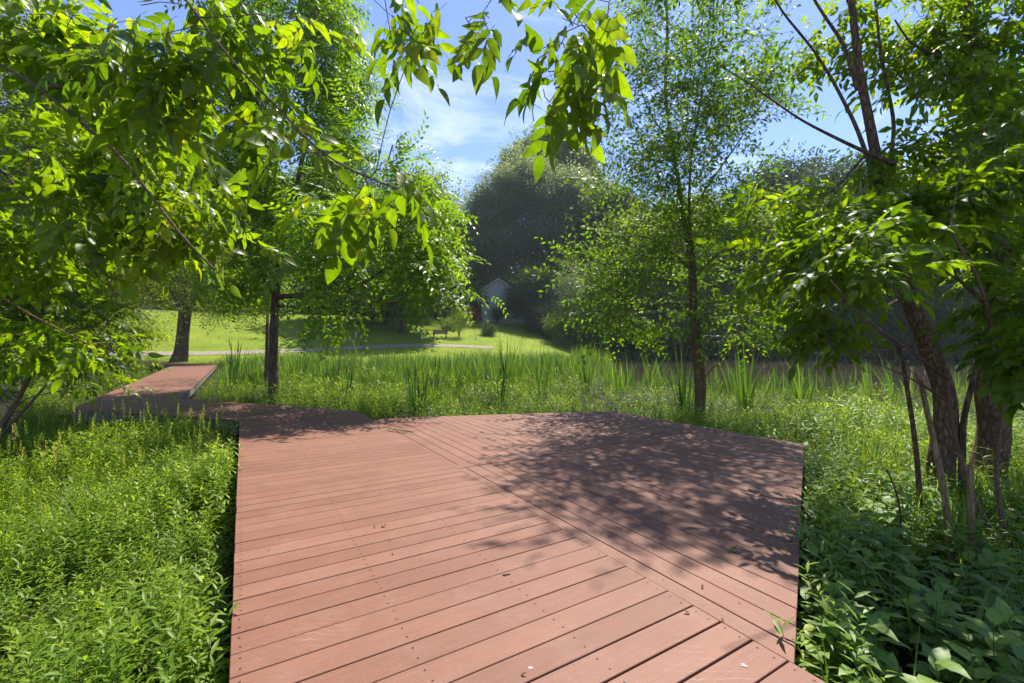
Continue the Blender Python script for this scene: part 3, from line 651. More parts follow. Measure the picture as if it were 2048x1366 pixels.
elm_blobs = [Bl(1360, 10, Y-.4, 95, 110, 1.4, .9), Bl(1310, 200, Y-.6, 95, 90, 1.4, 1.), Bl(1430, 190, Y-.3, 110, 110, 1.4, 1.), Bl(1280, 330, Y-.6, 100, 60, 1.3, 1.), Bl(1420, 370, Y-.3, 110, 80, 1.4, 1.), Bl(1330, 450, Y, 120, 55, 1.2, .8),
    Bl(1240, 530, Y, 120, 60, 1, 1.), Bl(1240, 615, Y, 95, 50, .9, 1.1), Bl(1470, 500, Y, 110, 65, 1.3, 1.), Bl(1330, 640, Y, 90, 45, .9, .8), Bl(1480, 640, Y, 90, 45, .9, 1.), Bl(1520, 170, Y, 60, 60, .9, .8), Bl(1400, 560, Y+.5, 60, 50, .5, .3)]
tree('elm_tree', 'slender double stemmed tree with small leaves standing behind the platform edge', elm_limbs, elm_blobs, 1350, T_ELM, 2, .05, 2.4, 'elm', 'bark_red', seed=11, step=.22, tip=.003, sc=2.6, hole=.0, plate=.34, up=.5, rand=.9, amp=.6)
# two leaning trees on the right with furrowed bark
Y = 4.5
la = P(1878, 1010, Y); la[2] = -.5
lean_limbs = [(limb(la, P(1880, 930, Y), P(1892, 850, Y), P(1888, 770, Y), P(1850, 680, Y), P(1815, 590, Y), P(1780, 460, Y), P(1762, 370, Y+.1), P(1740, 250, Y+.1), P(1718, 140, Y+.1), P(1702, 0, Y+.1), P(1690, -140, Y+.1)), .125, .026),
    (limb(P(1775, 430, Y), P(1712, 250, Y), P(1660, 150, Y), P(1620, 90, Y-.1), P(1560, 20, Y-.2), P(1530, -40, Y-.3)), .028, .008),
    (limb(P(1790, 330, Y-.4), P(1700, 290, Y-.5), P(1600, 240, Y-.6), P(1510, 175, Y-.6), P(1440, 130, Y-.7)), .022, .005),
    (limb(P(1715, 180, Y), P(1690, 90, Y), P(1640, 20, Y), P(1600, -50, Y)), .022, .01),
    (limb(P(1770, 400, Y), P(1790, 250, Y+.2), P(1760, 100, Y+.2), P(1745, -60, Y+.2)), .025, .01),
    (limb(P(1815, 590, Y), P(1760, 620, Y-.3), P(1690, 560, Y-.6), P(1600, 560, Y-.9)), .022, .007),
    (limb(P(1885, 700, Y), P(1800, 700, Y-.3), P(1720, 700, Y-.5)), .02, .007),
    (limb(P(1740, 300, Y), P(1660, 390, Y-.2), P(1560, 390, Y-.4), P(1480, 360, Y-.5)), .014, .004)]
lean_blobs = [Bl(1690, 60, Y+0.35, 120, 70, .7, .25), Bl(1620, 100, Y+0.45, 70, 70, .4, .25), Bl(1640, 440, Y-0.25, 110, 60, .6, 1.0), Bl(1740, 330, Y-0.05, 90, 60, .6, .8), Bl(1620, 560, Y-0.65, 120, 60, .6, 1.2), Bl(1700, 650, Y-0.45, 110, 60, .6, 1.3), Bl(1620, 350, Y-0.25, 120, 50, .5, .35), Bl(1780, 520, Y-0.75, 90, 80, .4, 1.1), Bl(1720, -160, Y+0.15, 200, 80, .9, .25)]
lean_blobs += [((3.3, 6.9, 7.45), (1.5, .9, .4), 1.1)]  # unseen lobe above the view, added to throw leaf shadow on the platform
lean_limbs += [(limb(P(1702, 0, 4.6), (3.9, 5.4, 6.4), (4.0, 6.3, 7.2), (3.4, 7.1, 7.6)), .04, .012)]  # added limb that carries the unseen shading lobe
tree('leaning_tree', 'sinuous leaning tree with half bare upper branches, left of the thickest trunk', lean_limbs, lean_blobs, 620, T_ASHM, 2, .09, 1.2, 'ash', 'bark_red', seed=21, step=.16, tip=.002, sc=3.0, hole=-.0, plate=.26, up=.9, rand=.7, amp=.6, droop=.15)
Y = 4.7; lb = P(1960, 1030, Y); lb[2] = -.5
thick_limbs = [(limb(lb, P(1975, 940, Y), P(1990, 860, Y), P(1975, 770, Y), P(1985, 650, Y), P(1995, 520, Y), P(1988, 400, Y), P(1965, 280, Y), P(1950, 150, Y), P(1930, 0, Y), P(1915, -150, Y)), .15, .05),
    (limb(P(1990, 520, Y), P(1940, 420, Y), P(1940, 300, Y), P(1930, 240, Y)), .05, .02),
    (limb(P(1965, 240, Y), P(2010, 150, Y), P(2060, 90, Y)), .03, .01),
    (limb(P(1985, 620, Y), P(1920, 560, Y-.4), P(1850, 520, Y-.8), P(1800, 540, Y-1.1)), .025, .007),
    (limb(P(1950, 170, Y), P(1880, 110, Y-.2), P(1820, 90, Y-.4), P(1790, 40, Y-.5)), .025, .007),
    (limb(P(1995, 520, Y), P(2060, 470, Y-.3), P(2130, 460, Y-.5)), .03, .01)]
thick_blobs = [Bl(1900, 90, Y+0.20, 130, 95, .6, 1.2), Bl(2000, 190, Y+0.30, 90, 120, .7, 1.1), Bl(1880, 300, Y+0.10, 110, 90, .6, 1.2), Bl(1800, 180, Y+0.20, 60, 60, .4, .6), Bl(1990, 380, Y+0.10, 100, 90, .6, 1.2), Bl(1850, 440, Y-0.20, 110, 80, .5, 1.2), Bl(2080, 450, Y+0.70, 90, 200, .8, 1.0), Bl(1960, -130, Y+0.70, 160, 90, 1.0, .35), Bl(1960, 500, Y-0.20, 110, 70, .4, 1.0)]
thick_blobs += [Bl(1860, 200, 4.5, 90, 80, .5, 1.1), Bl(1800, 340, 4.4, 80, 60, .4, .9), Bl(1950, 270, 4.2, 90, 60, .4, .8), Bl(1840, 60, 4.6, 60, 60, .4, .7)]
tree('ash_tree', 'thickest right hand tree with deeply furrowed reddish bark and dense yellow green leaves', thick_limbs, thick_blobs, 980, T_ASHM, 2, .09, 1.2, 'ash', 'bark_red', seed=22, step=.16, tip=.002, sc=2.6, hole=-.05, plate=.26, up=.9, rand=.7, amp=.6, droop=.15)
# broad-leaved shrub in front of the two trunks
sh0 = np.array([3.75, 3.35, -.45]); Y = 3.3
shrub_limbs = [(limb(sh0, P(1930, 960, Y+.3), P(1900, 830, Y+.2), P(1880, 700, Y), P(1820, 560, Y-.1)), .022, .008), (limb(sh0, P(1990, 950, Y+.1), P(2010, 760, Y), P(1960, 560, Y-.2), P(1900, 460, Y-.2)), .02, .008),
    (limb(P(1895, 760, Y), P(1820, 700, Y-.2), P(1730, 640, Y-.4), P(1660, 560, Y-.5)), .012, .005), (limb(P(2000, 780, Y), P(2060, 700, Y-.3), P(2090, 620, Y-.4)), .012, .005), (limb(P(1890, 800, Y), P(1830, 760, Y-.2), P(1760, 730, Y-.3)), .01, .004)]
shrub_blobs = [Bl(1760, 640, Y-.2, 110, 75, .35), Bl(1880, 610, Y-.2, 120, 80, .4), Bl(1990, 640, Y-.4, 100, 90, .4), Bl(1870, 720, Y-.2, 120, 50, .35), Bl(1700, 560, Y-.2, 70, 55, .3), Bl(1990, 740, Y-.5, 80, 50, .3), Bl(1800, 500, Y, 90, 50, .3, .7), Bl(1720, 660, Y, 90, 50, .3, .9), Bl(1830, 690, Y-.3, 100, 45, .3, 1.1), Bl(1960, 720, Y-.3, 100, 45, .3, 1.1), Bl(2030, 560, Y-.2, 60, 100, .3, .8), Bl(1900, 400, Y+.2, 90, 60, .35, .6), Bl(2010, 330, Y+.1, 60, 80, .35, .6), Bl(1690, 480, Y+.1, 80, 50, .3, .6)]
shrub_limbs += [(limb(P(1900, 460, Y-.2), P(1920, 340, Y), P(1990, 220, Y)), .008, .003), (limb(P(1820, 560, Y-.1), P(1760, 500, Y), P(1690, 440, Y)), .007, .003)]
tree('tall_shrub', 'tall shrub with glossy pointed leaves hanging in front of the two furrowed trunks', shrub_limbs, shrub_blobs, 800, T_ASH, 2, .06, 1.0, 'ash', 'twig', seed=23, step=.14, tip=.0018, sc=3.5, hole=-.1, plate=.16, up=1.2, rand=.6, amp=.6, cat_='shrub', hi=.8)
# near tree on the left whose boughs reach over the camera
nb = np.array([-3.1, -.6, -.4])
near_limbs = [(limb(nb, (-3.05, -.5, .8), (-2.9, -.2, 1.9), (-2.7, .1, 3.0), (-2.3, .2, 4.2)), .10, .05),
    (limb((-2.95, -.3, 1.6), (-2.7, .6, 2.0), P(-60, 95, 2.0), P(75, 172, 2.0), P(250, 320, 2.0), P(360, 470, 2.0), P(430, 540, 2.05)), .022, .005),
    (limb(P(75, 172, 2.0), P(190, 178, 2.1), P(300, 205, 2.2), P(420, 290, 2.3)), .008, .003),
    (limb((-2.8, .0, 2.7), (-1.6, .7, 2.7), P(330, -60, 1.75), P(400, 40, 1.72), P(470, 130, 1.7), P(560, 220, 1.65), P(640, 305, 1.6), P(720, 350, 1.5), P(790, 375, 1.4)), .02, .003),
    (limb((-2.7, .1, 3.0), (-1.2, .6, 3.1), (-.3, 1.1, 2.75), (.25, 1.35, 2.6), (.55, 1.40, 2.5)), .022, .003),
    (limb(P(-80, 260, 2.4), P(60, 400, 2.5), P(200, 560, 2.6), P(300, 640, 2.7)), .009, .003),
    (limb((-2.95, -.2, 1.3), P(-180, 420, 1.9), P(-60, 560, 2.2), P(80, 640, 2.6), P(180, 690, 2.8)), .014, .004)]
near_blobs = [Bl(90, 120, 2.3, 130, 110, .45), Bl(250, 150, 2.2, 110, 100, .4), Bl(170, 330, 2.5, 150, 100, .45), Bl(370, 150, 1.9, 80, 110, .3), Bl(380, 380, 2.4, 80, 80, .35, .7), Bl(280, 470, 2.6, 100, 70, .4, .8), Bl(440, 50, 1.9, 90, 50, .3), Bl(530, 230, 1.75, 60, 60, .2, .7), Bl(80, 480, 2.8, 110, 90, .4),
    Bl(600, 310, 1.6, 60, 40, .12, 1.2), Bl(720, 350, 1.45, 60, 30, .10, 1.6), Bl(790, 375, 1.42, 30, 25, .06, 1.2), Bl(670, 415, 1.5, 30, 30, .08, 1.0), Bl(490, 520, 2.0, 50, 35, .15, .5), Bl(100, 690, 2.9, 110, 55, .4, .7), Bl(600, 20, 1.8, 80, 30, .25, .7),
    Bl(790, 20, 1.6, 70, 35, .14, 1.1), Bl(820, 90, 1.5, 55, 30, .1, .9), Bl(1000, 20, 1.45, 90, 35, .14, 1.3), Bl(1130, 90, 1.4, 60, 65, .12, 1.5), Bl(1210, 60, 1.45, 50, 50, .12, 1.3), Bl(1110, 170, 1.35, 45, 45, .08, 1.6), Bl(1180, 170, 1.4, 35, 40, .08, 1.4), Bl(1080, 235, 1.3, 18, 18, .03, 2.), Bl(60, 10, 2.6, 150, 50, .5, .6)]
tree('overhanging_tree', 'near tree with large pointed sunlit leaves hanging into the top left of the view', near_limbs, near_blobs, 1150, T_ASH, 1, .03, .80, 'ash', 'twig', seed=33, step=.10, tip=.0016, sc=6, hole=-.3, up=.8, rand=.6, droop=.5, amp=.75, lo=.0)
# thicket on the left
Y = 6.5; tb = np.array([-7.6, 6.4, -.4])
th_limbs = [(limb(tb, P(60, 760, Y), P(80, 640, Y), P(100, 480, Y)), .05, .015), (limb(tb, P(-20, 720, Y), P(-60, 560, Y), P(-40, 380, Y)), .05, .015), (limb(tb, P(120, 740, Y), P(180, 690, Y-.2), P(220, 640, Y-.2)), .03, .008), (limb(tb, P(40, 800, Y-.6), P(120, 780, Y-1), P(180, 770, Y-1.1)), .02, .006)]
th_blobs = [Bl(40, 560, Y, 130, 100, 1.1), Bl(150, 640, Y, 90, 75, .9), Bl(60, 700, Y-.5, 120, 70, .8), Bl(200, 690, Y, 60, 45, .6), Bl(100, 430, Y+.3, 150, 90, 1.2), Bl(60, 300, Y+.6, 160, 110, 1.2, .8), Bl(-120, 560, Y, 160, 260, 1.4, .8), Bl(150, 745, Y-.6, 70, 25, .5, .6)]
tree('tall_shrub', 'dense leafy thicket shrub at the left edge beside the first boardwalk bend', th_limbs, th_blobs, 1000, T_ASHM, 3, .18, 1.0, 'ash', 'twig', seed=41, step=.25, tip=.003, sc=1.8, hole=-.45, up=1.0, rand=.7, cat_='shrub', hi=.85)
Y = 15; tree('thicket_tree', 'dense leafy tree rising behind the left thicket beside the far boardwalk', [(limb(base_at(170, Y), P(170, 560, Y), P(150, 380, Y), P(160, 200, Y)), .16, .04), (limb(P(165, 600, Y), P(90, 450, Y), P(40, 300, Y)), .08, .03)],
    [Bl(150, 320, Y, 190, 130, 2.6), Bl(60, 480, Y, 150, 120, 2.4), Bl(230, 560, Y+1, 75, 80, 1.4), Bl(240, 660, Y+2, 70, 60, 1.2), Bl(120, 640, Y, 100, 80, 1.6), Bl(140, 160, Y, 170, 90, 2.4)], 750, T_CLS, 7, .5, .55, 'mid', 'farbark', seed=43, step=.5, sc=.9, hole=-.35)

# ------------------------------------------------------------------ trees further off
def bigtree(name, label, x, Y, blobs, n, mat='mid', r0=.3, temps=None, per=5, spread=.9, size=.85, seed=1, group=None, two=False, fork=None, bark='farbark', hole=-.45, sc=.45, **kw):
    b_ = base_at(x, Y); top = blobs[0][0]; z1 = b_[2]+(top[2]-b_[2])*.35
    f_ = np.array([b_[0]+(top[0]-b_[0])*.2, b_[1], z1]); ls = [(limb(b_, (b_+f_)/2+[.1, 0, 0], f_, top), r0, r0*.25)]
    for bb in blobs[1:4]: ls.append((limb(f_, (f_+bb[0])/2+[0, 0, .5], bb[0]), r0*.45, r0*.12))
    if two: ls.append((limb(b_+[.35, .1, 0], b_+[.4, .1, (z1-b_[2])*.5], f_+[.5, 0, 0], top+[1, 0, 0]), r0*.6, r0*.2))
    return tree(name, label, ls, blobs, n, temps or T_CL, per, spread, size, mat, bark, seed=seed, step=1.0, tip=.012, sc=sc, hole=hole, group=group, **kw)
Y = 30
bigtree('lawn_tree', 'two stemmed dark trunked tree at the far end of the boardwalk beside the path', 357, Y, [Bl(390, 430, Y, 150, 110, 4.5), Bl(300, 540, Y, 110, 60, 3), Bl(450, 550, Y, 100, 55, 3), Bl(420, 600, Y-1, 90, 30, 2), Bl(330, 320, Y, 130, 90, 3.5)], 600, 'mid', .36, T_CLS, 7, .8, .95, 51, two=True, bark='bark')
far_specs = [ # x, Y, crown centre y, rx, ry, material, label
    (-60, 62, 400, 170, 230, 'mid', 'broad leafy tree on the hill crest at the far left edge'),
    (120, 66, 380, 150, 240, 'dark', 'dark round tree on the hill crest behind the left thicket'),
    (280, 70, 430, 120, 190, 'mid', 'tall green tree on the hill crest above the parked car'),
    (400, 74, 440, 120, 180, 'dark', 'dark tree on the hill crest right of the parked car'),
    (505, 72, 450, 110, 170, 'mid', 'green tree on the hill crest behind the walnut trunk'),
    (610, 66, 470, 100, 160, 'mid', 'leafy tree behind the shaded right end of the lawn hill'),
    (745, 54, 500, 90, 120, 'dark', 'shaded tree with a dark trunk above the bend of the path'),
    (802, 49, 505, 70, 110, 'mid', 'shaded tree beside the path just left of the park bench'),
    (690, 80, 430, 120, 170, 'dark', 'tall dark tree far behind the path bend'),
    (850, 78, 460, 100, 150, 'mid', 'tall tree far behind the park bench'),
    (880, 66, 540, 50, 80, 'mid', 'small leafy tree behind the red azalea')]
for k, (x, Yd, cy, rx, ry, mt, lb_) in enumerate(far_specs):
    bigtree('hill_tree', lb_, x, Yd, [Bl(x, cy, Yd, rx*.8, ry*.75, rx*.8*Yd/FPX), Bl(x-rx*.5, cy+ry*.35, Yd, rx*.55, ry*.45, rx*.5*Yd/FPX), Bl(x+rx*.5, cy+ry*.3, Yd, rx*.55, ry*.45, rx*.5*Yd/FPX), Bl(x+rx*.1, cy+ry*.62, Yd-1, rx*.8, ry*.3, rx*.5*Yd/FPX)],
            560, mt, .32 if Yd > 56 else .26, T_CL, 6, 1.2, 1.5, 60+k, group='trees along the top of the lawn')
Y = 75
bigtree('great_tree', 'huge grey green tree dominating the middle beside the white house', 1085, Y, [Bl(1075, 420, Y, 75, 80, 5), Bl(965, 470, Y, 60, 95, 4.5), Bl(1190, 460, Y, 75, 90, 5), Bl(1010, 400, Y-2, 60, 60, 4), Bl(1140, 400, Y-1, 60, 60, 4), Bl(1060, 350, Y+1, 50, 40, 3.5), Bl(1010, 500, Y-3, 60, 55, 4), Bl(1100, 500, Y-3, 65, 60, 4.5), Bl(940, 540, Y, 55, 50, 4, .7), Bl(1180, 550, Y, 80, 65, 5)], 1700, 'grey', .6, T_CLF, 7, .95, 1.6, 81, sc=.6, hole=-.15, zs=.8)
Y = 90
bigtree('oak_tree', 'oak with a domed crown rising behind the huge grey green tree', 1100, Y, [Bl(1050, 330, Y, 48, 42, 4.5), Bl(1100, 300, Y, 55, 30, 4.5), Bl(1150, 350, Y, 40, 48, 4.5), Bl(1085, 380, Y, 85, 40, 6, .8), Bl(1180, 400, Y, 35, 40, 4)], 900, 'mid', .5, T_CL, 6, 1.1, 1.5, 83, sc=.5, hole=-.35)
right_specs = [
    (1215, 70, 470, 70, 130, 'dark', 'dark tree immediately right of the huge grey green tree'),
    (1300, 62, 500, 90, 110, 'mid', 'green tree on the pond bank behind the slender elm'),
    (1390, 74, 470, 90, 110, 'mid', 'taller tree behind the pond bank straight behind the elm stems'),
    (1480, 66, 500, 100, 110, 'mid', 'wide bushy tree on the pond bank right of the elm'),
    (1590, 72, 420, 110, 150, 'dark', 'tall dark tree across the pond with its top against the sky'),
    (1700, 60, 440, 120, 150, 'dark', 'dark tree across the pond left of the leaning tree'),
    (1830, 64, 430, 130, 170, 'mid', 'green tree across the pond behind the leaning tree'),
    (1960, 58, 430, 130, 180, 'mid', 'green tree across the pond behind the thickest trunk'),
    (2100, 60, 430, 130, 180, 'dark', 'tree across the pond at the right edge')]
for k, (x, Yd, cy, rx, ry, mt, lb_) in enumerate(right_specs):
    bigtree('bank_tree', lb_, x, Yd+4, [Bl(x, cy, Yd, rx*.8, ry*.75, rx*.8*Yd/FPX), Bl(x-rx*.5, cy+ry*.35, Yd, rx*.55, ry*.45, rx*.5*Yd/FPX), Bl(x+rx*.5, cy+ry*.3, Yd, rx*.55, ry*.45, rx*.5*Yd/FPX), Bl(x, cy+ry*.85, Yd-1, rx*.9, ry*.4, rx*.5*Yd/FPX)],
            600, mt, .32, T_CL, 6, 1.2, 1.5, 90+k, group='trees on the far bank of the pond')
# bushes round the pond, the house and the bench
def bush(name, label, x, Yd, cy, rx, ry, n, mat, size=.5, seed=1, temps=None, group=None, cat_='bush', two=None):
    s = Yd/FPX; b_ = base_at(x, Yd); bl = [Bl(x, cy, Yd, rx, ry, rx*s*.8)]+([Bl(x+two[0], cy+two[1], Yd, rx*.6, ry*.6, rx*s*.5)] if two else [])
    return tree(name, label, [(limb(b_, (b_+bl[0][0])/2, bl[0][0]), .06, .02), (limb(b_, bl[0][0]+[.3*rx*s, 0, 0]), .04, .015), (limb(b_, bl[0][0]-[.3*rx*s, 0, 0]), .04, .015)], bl, n, temps or T_CLF, 5, rx*s*.14+.1, size*1.35, mat, 'farbark', seed=seed, step=.6, tip=.01, sc=1.0, hole=-.8, cat_=cat_, group=group)
bush('willow', 'pale grey green willow shrub with two upright plumes right of the white house', 1150, 57, 590, 38, 70, 170, 'grey', .5, 101, two=(45, -20), cat_='shrub')
bush('conifer', 'dark drooping conifer covering the right half of the white house', 1072, 61, 596, 44, 62, 460, 'dark', .5, 102, two=(-46, 2), cat_='conifer')
bush('bush', 'dark bush on the slope right of the conifer', 1085, 58, 640, 35, 32, 110, 'dark', .5, 103)
bush('bush', 'green bush below the pale willow shrub', 1130, 55, 650, 45, 28, 130, 'mid', .5, 104)
bush('bush', 'wide dark bush on the pond bank left of the elm', 1215, 57, 655, 60, 40, 180, 'dark', .55, 105)
bush('bush', 'green bush on the pond bank directly behind the elm stems', 1330, 60, 655, 70, 40, 190, 'mid', .55, 106)
bush('bush', 'green bush on the pond bank right of the elm', 1470, 60, 655, 80, 42, 200, 'mid', .55, 107)
bush('bush', 'dark bush on the pond bank behind the tall shrub leaves', 1610, 62, 650, 80, 50, 200, 'dark', .55, 108)
bush('bush', 'bush on the pond bank behind the leaning trunk', 1760, 58, 640, 90, 60, 200, 'dark', .55, 109)
bush('bush', 'bush on the pond bank behind the two furrowed trunks', 1930, 55, 640, 110, 60, 200, 'mid', .55, 110)
bush('red_azalea', 'bright red flowering azalea left of the white house', 936, 62, 628, 19, 12, 90, 'red', .34, 111, cat_='shrub')
bush('clipped_bush', 'small dark rounded bush on the sunlit lawn below the white house', 977, 53, 660, 14, 13, 70, 'dark', .3, 112)
bush('young_tree', 'young light green tree standing right of the park bench', 918, 50, 640, 18, 26, 70, 'mid', .3, 113, cat_='young tree', temps=T_CLS)
bush('bush', 'low hedge bush behind the park bench', 885, 54, 652, 30, 14, 90, 'mid', .4, 114)
bush('bush', 'low hedge bush left of the park bench', 842, 56, 650, 28, 14, 90, 'dark', .4, 115)
bush('bush', 'small leafy bush against the white house wall', 995, 65, 627, 12, 13, 60, 'mid', .3, 116)
for k, (x, Yd, w_, lb_) in enumerate([(330, 78, 70, 'dark undergrowth behind the parked car'), (450, 80, 60, 'dark undergrowth behind the hill crest left of the walnut trunk'), (560, 80, 60, 'dark undergrowth behind the hill crest right of the walnut trunk'), (660, 72, 60, 'dark undergrowth under the hill trees near the path bend'), (760, 68, 60, 'dark undergrowth under the trees left of the bench'), (200, 76, 80, 'dark undergrowth behind the left thicket'), (60, 74, 90, 'dark undergrowth at the far left edge'), (830, 74, 50, 'dark undergrowth far behind the bench'), (920, 74, 40, 'dark undergrowth left of the white house')]):
    bush('undergrowth', lb_, x, Yd, 590, w_, 50, 150, 'dark', .9, 120+k, temps=T_CL, group='undergrowth behind the lawn')
for k, (x, Yd, w_) in enumerate([(1180, 68, 70), (1270, 70, 70), (1360, 69, 70), (1450, 72, 75), (1545, 70, 75), (1650, 68, 80), (1760, 70, 85), (1880, 68, 90), (2010, 66, 90)]):
    bush('undergrowth', ['dark undergrowth across the pond behind the grey green tree', 'dark undergrowth across the pond left of the elm stems', 'dark undergrowth across the pond behind the elm stems', 'dark undergrowth across the pond right of the elm', 'dark undergrowth across the pond above the reeds', 'dark undergrowth across the pond left of the leaning trunk', 'dark undergrowth across the pond at the leaning trunk', 'dark undergrowth across the pond between the furrowed trunks', 'dark undergrowth across the pond at the right edge'][k], x, Yd, 632, w_, 52, 190, 'mid', .95, 150+k, temps=T_CL, group='undergrowth across the pond')
# the far wood that closes the view
r = np.random.RandomState(5); ang = np.linspace(-75, 75, 380); o_ = []
for a_ in ang:
    d_ = r.uniform(95, 130); x_ = math.sin(rad(a_))*d_*1.1; y_ = math.cos(rad(a_))*d_
    h_ = 15+4*math.sin(a_*.21)+3*math.sin(a_*.5)
    for _ in range(12): o_.append((x_+r.normal()*3, y_+r.normal()*3, float(gz(x_, y_))+r.uniform(0, 1)*h_))
o_ = np.array(o_); mesh_o = leaves(T_CL, o_, unit(r.normal(size=o_.shape)), 3, 1.5, 3.2, M['dark'], 'distant_woods', None, 6)
tag(mesh_o, kind='stuff')

# ------------------------------------------------------------------ white house
m, t, o = newmat('white_siding'); l = t.links
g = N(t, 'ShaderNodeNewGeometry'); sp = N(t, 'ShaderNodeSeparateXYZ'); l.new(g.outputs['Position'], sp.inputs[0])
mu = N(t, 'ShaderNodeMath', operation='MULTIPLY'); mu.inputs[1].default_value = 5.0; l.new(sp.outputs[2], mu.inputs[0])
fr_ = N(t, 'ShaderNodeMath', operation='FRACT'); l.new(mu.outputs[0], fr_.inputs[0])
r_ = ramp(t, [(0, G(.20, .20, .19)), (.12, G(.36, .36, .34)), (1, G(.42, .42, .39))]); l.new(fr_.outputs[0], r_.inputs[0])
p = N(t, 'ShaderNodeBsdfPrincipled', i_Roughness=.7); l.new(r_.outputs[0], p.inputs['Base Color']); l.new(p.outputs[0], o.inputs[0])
M['siding'] = m
M['trim'] = solid('white_trim', [(.3, G(.34, .34, .32)), (.7, G(.42, .42, .40))], 3, .6, .05)
M['shingle'] = solid('grey_shingle', [(.3, G(.10, .10, .11)), (.7, G(.20, .19, .19))], 4, .9, .5, 20)
M['glass'] = solid('dark_glass', [(.3, G(.015, .018, .022)), (.7, G(.03, .035, .04))], 1, .08, 0, spec=.8)
HY = 66.0; hx0, hx1 = P(964, 600, HY)[0], P(1030, 600, HY)[0]; hz0 = float(gz((hx0+hx1)/2, HY))-.4; hze = P(996, 580, HY)[2]; hza = P(996, 559, HY)[2]
house = thing('white_house', ((hx0+hx1)/2, HY, hz0), 'white sided house with a steep front gable half hidden by a dark conifer', 'house')
LH = np.array(house.location)
def hb(mb, name, mat, **k):
    ob = mb.build(name, mat, house, **k); ob.location = -Vector(LH); return ob
cx = (hx0+hx1)/2; hw = (hx1-hx0)/2
mb = MB(); mb.prism([(hx0, HY, hz0), (hx1, HY, hz0), (hx1, HY, hze), (cx, HY, hza), (hx0, HY, hze)], (0, 10, 0)); hb(mb, 'wall', M['siding'])
sl_ = (hza-hze)/hw
for sg in (-1, 1):
    mb = MB(); e = hw+.45; mb.prism([(cx, HY-.45, hza+.03), (cx+sg*e, HY-.45, hza+.03-sl_*e), (cx+sg*e, HY-.45, hza+.21-sl_*e), (cx, HY-.45, hza+.21)], (0, 10.9, 0)); hb(mb, 'roof', M['shingle'])
    mb = MB(); mb.prism([(cx, HY-.50, hza-.06), (cx+sg*e, HY-.50, hza-.06-sl_*e), (cx+sg*e, HY-.50, hza+.13-sl_*e), (cx, HY-.50, hza+.13)], (0, .046, 0)); hb(mb, 'rake_board', M['trim'])
    mb = MB(); mb.box((cx+sg*(hw-.06), HY-.02, (hz0+hze)/2), (.16, .036, hze-hz0-.1)); hb(mb, 'corner_board', M['trim'])
wx1 = P(1112, 600, HY)[0]; wy = HY+1.6; wz = P(1060, 584, HY)[2]
mb = MB(); mb.box(((hx1+.003+wx1)/2, wy+4, (hz0+wz)/2), (wx1-hx1-.006, 8, wz-hz0)); hb(mb, 'wing_wall', M['siding'])
mb = MB(); mb.prism([(hx1+.5, wy-.4, wz+.01), (hx1+.5, wy+8.4, wz+.01), (hx1+.5, wy+4, wz+2.1)], (wx1-hx1, 0, 0)); hb(mb, 'wing_roof', M['shingle'])
def window(x, z, w, h, y, par):
    f_ = MB()
    for dx, dz, ww, hh in ((0, h/2+.05, w+.2, .1), (0, -h/2-.05, w+.2, .1), (-w/2-.05, 0, .1, h-.004), (w/2+.05, 0, .1, h-.004), (0, 0, w-.004, .05)): f_.box((x+dx, y-.03, z+dz), (ww, .05, hh))
    fo = hb(f_, 'window', M['trim']); g_ = MB(); g_.box((x, y-.015, z), (w, .02, h)); go = g_.build('pane', M['glass'], fo)
window(cx-.1, (hze+hza)/2-.4, .8, .9, HY, house); window(cx+.9, hz0+2.2, 1.1, 1.3, HY, house); window((hx1+wx1)/2, hz0+2.3, 1.6, 1.3, wy, house)
mb = MB(); mb.cyl((hx0+.25, HY-.08, hz0+.1), (hx0+.25, HY-.08, hze-.3), .05, .05, 8); hb(mb, 'downspout', M['trim'])

# ------------------------------------------------------------------ park bench
bp_ = P(880, 676, 48.5); bz_ = float(gz(bp_[0], bp_[1]))
bench = thing('park_bench', (bp_[0], bp_[1], bz_-.01), 'dark park bench with a slatted backrest facing the marsh beside the path', 'bench')
M['benchwood'] = solid('bench_wood', [(.3, G(.07, .045, .035)), (.7, G(.14, .09, .07))], 5, .7, .2); M['iron'] = solid('dark_iron', [(.3, G(.03, .03, .032)), (.7, G(.05, .05, .05))], 8, .5, .1)
mb = MB()
for k in range(4): mb.box((0, -.22+k*.115, .44), (1.62, .10, .035))
mb.build('seat', M['benchwood'], bench, bevel=.006)
mb = MB()
for k in range(4): mb.box((0, .24+k*.022, .54+k*.115), (1.62, .03, .10), m=Matrix.Rotation(-.19, 3, 'X'))
mb.build('backrest', M['benchwood'], bench, bevel=.006)
for sx in (-.66, .66):
    mb = MB(); mb.box((sx, -.2, .21), (.07, .06, .42)); mb.box((sx, .2, .21), (.07, .06, .42)); mb.box((sx, 0, .40), (.068, .34, .04)); mb.box((sx, .265, .66), (.06, .04, .5), m=Matrix.Rotation(-.19, 3, 'X')); mb.build('leg', M['iron'], bench)
    mb = MB(); mb.box((sx, -.02, .64), (.06, .48, .04)); mb.box((sx, -.24, .535), (.06, .05, .17)); mb.build('armrest', M['iron'], bench)
M['post'] = solid('painted_post', [(.3, G(.55, .54, .50)), (.7, G(.68, .67, .62))], 6, .7, .1)
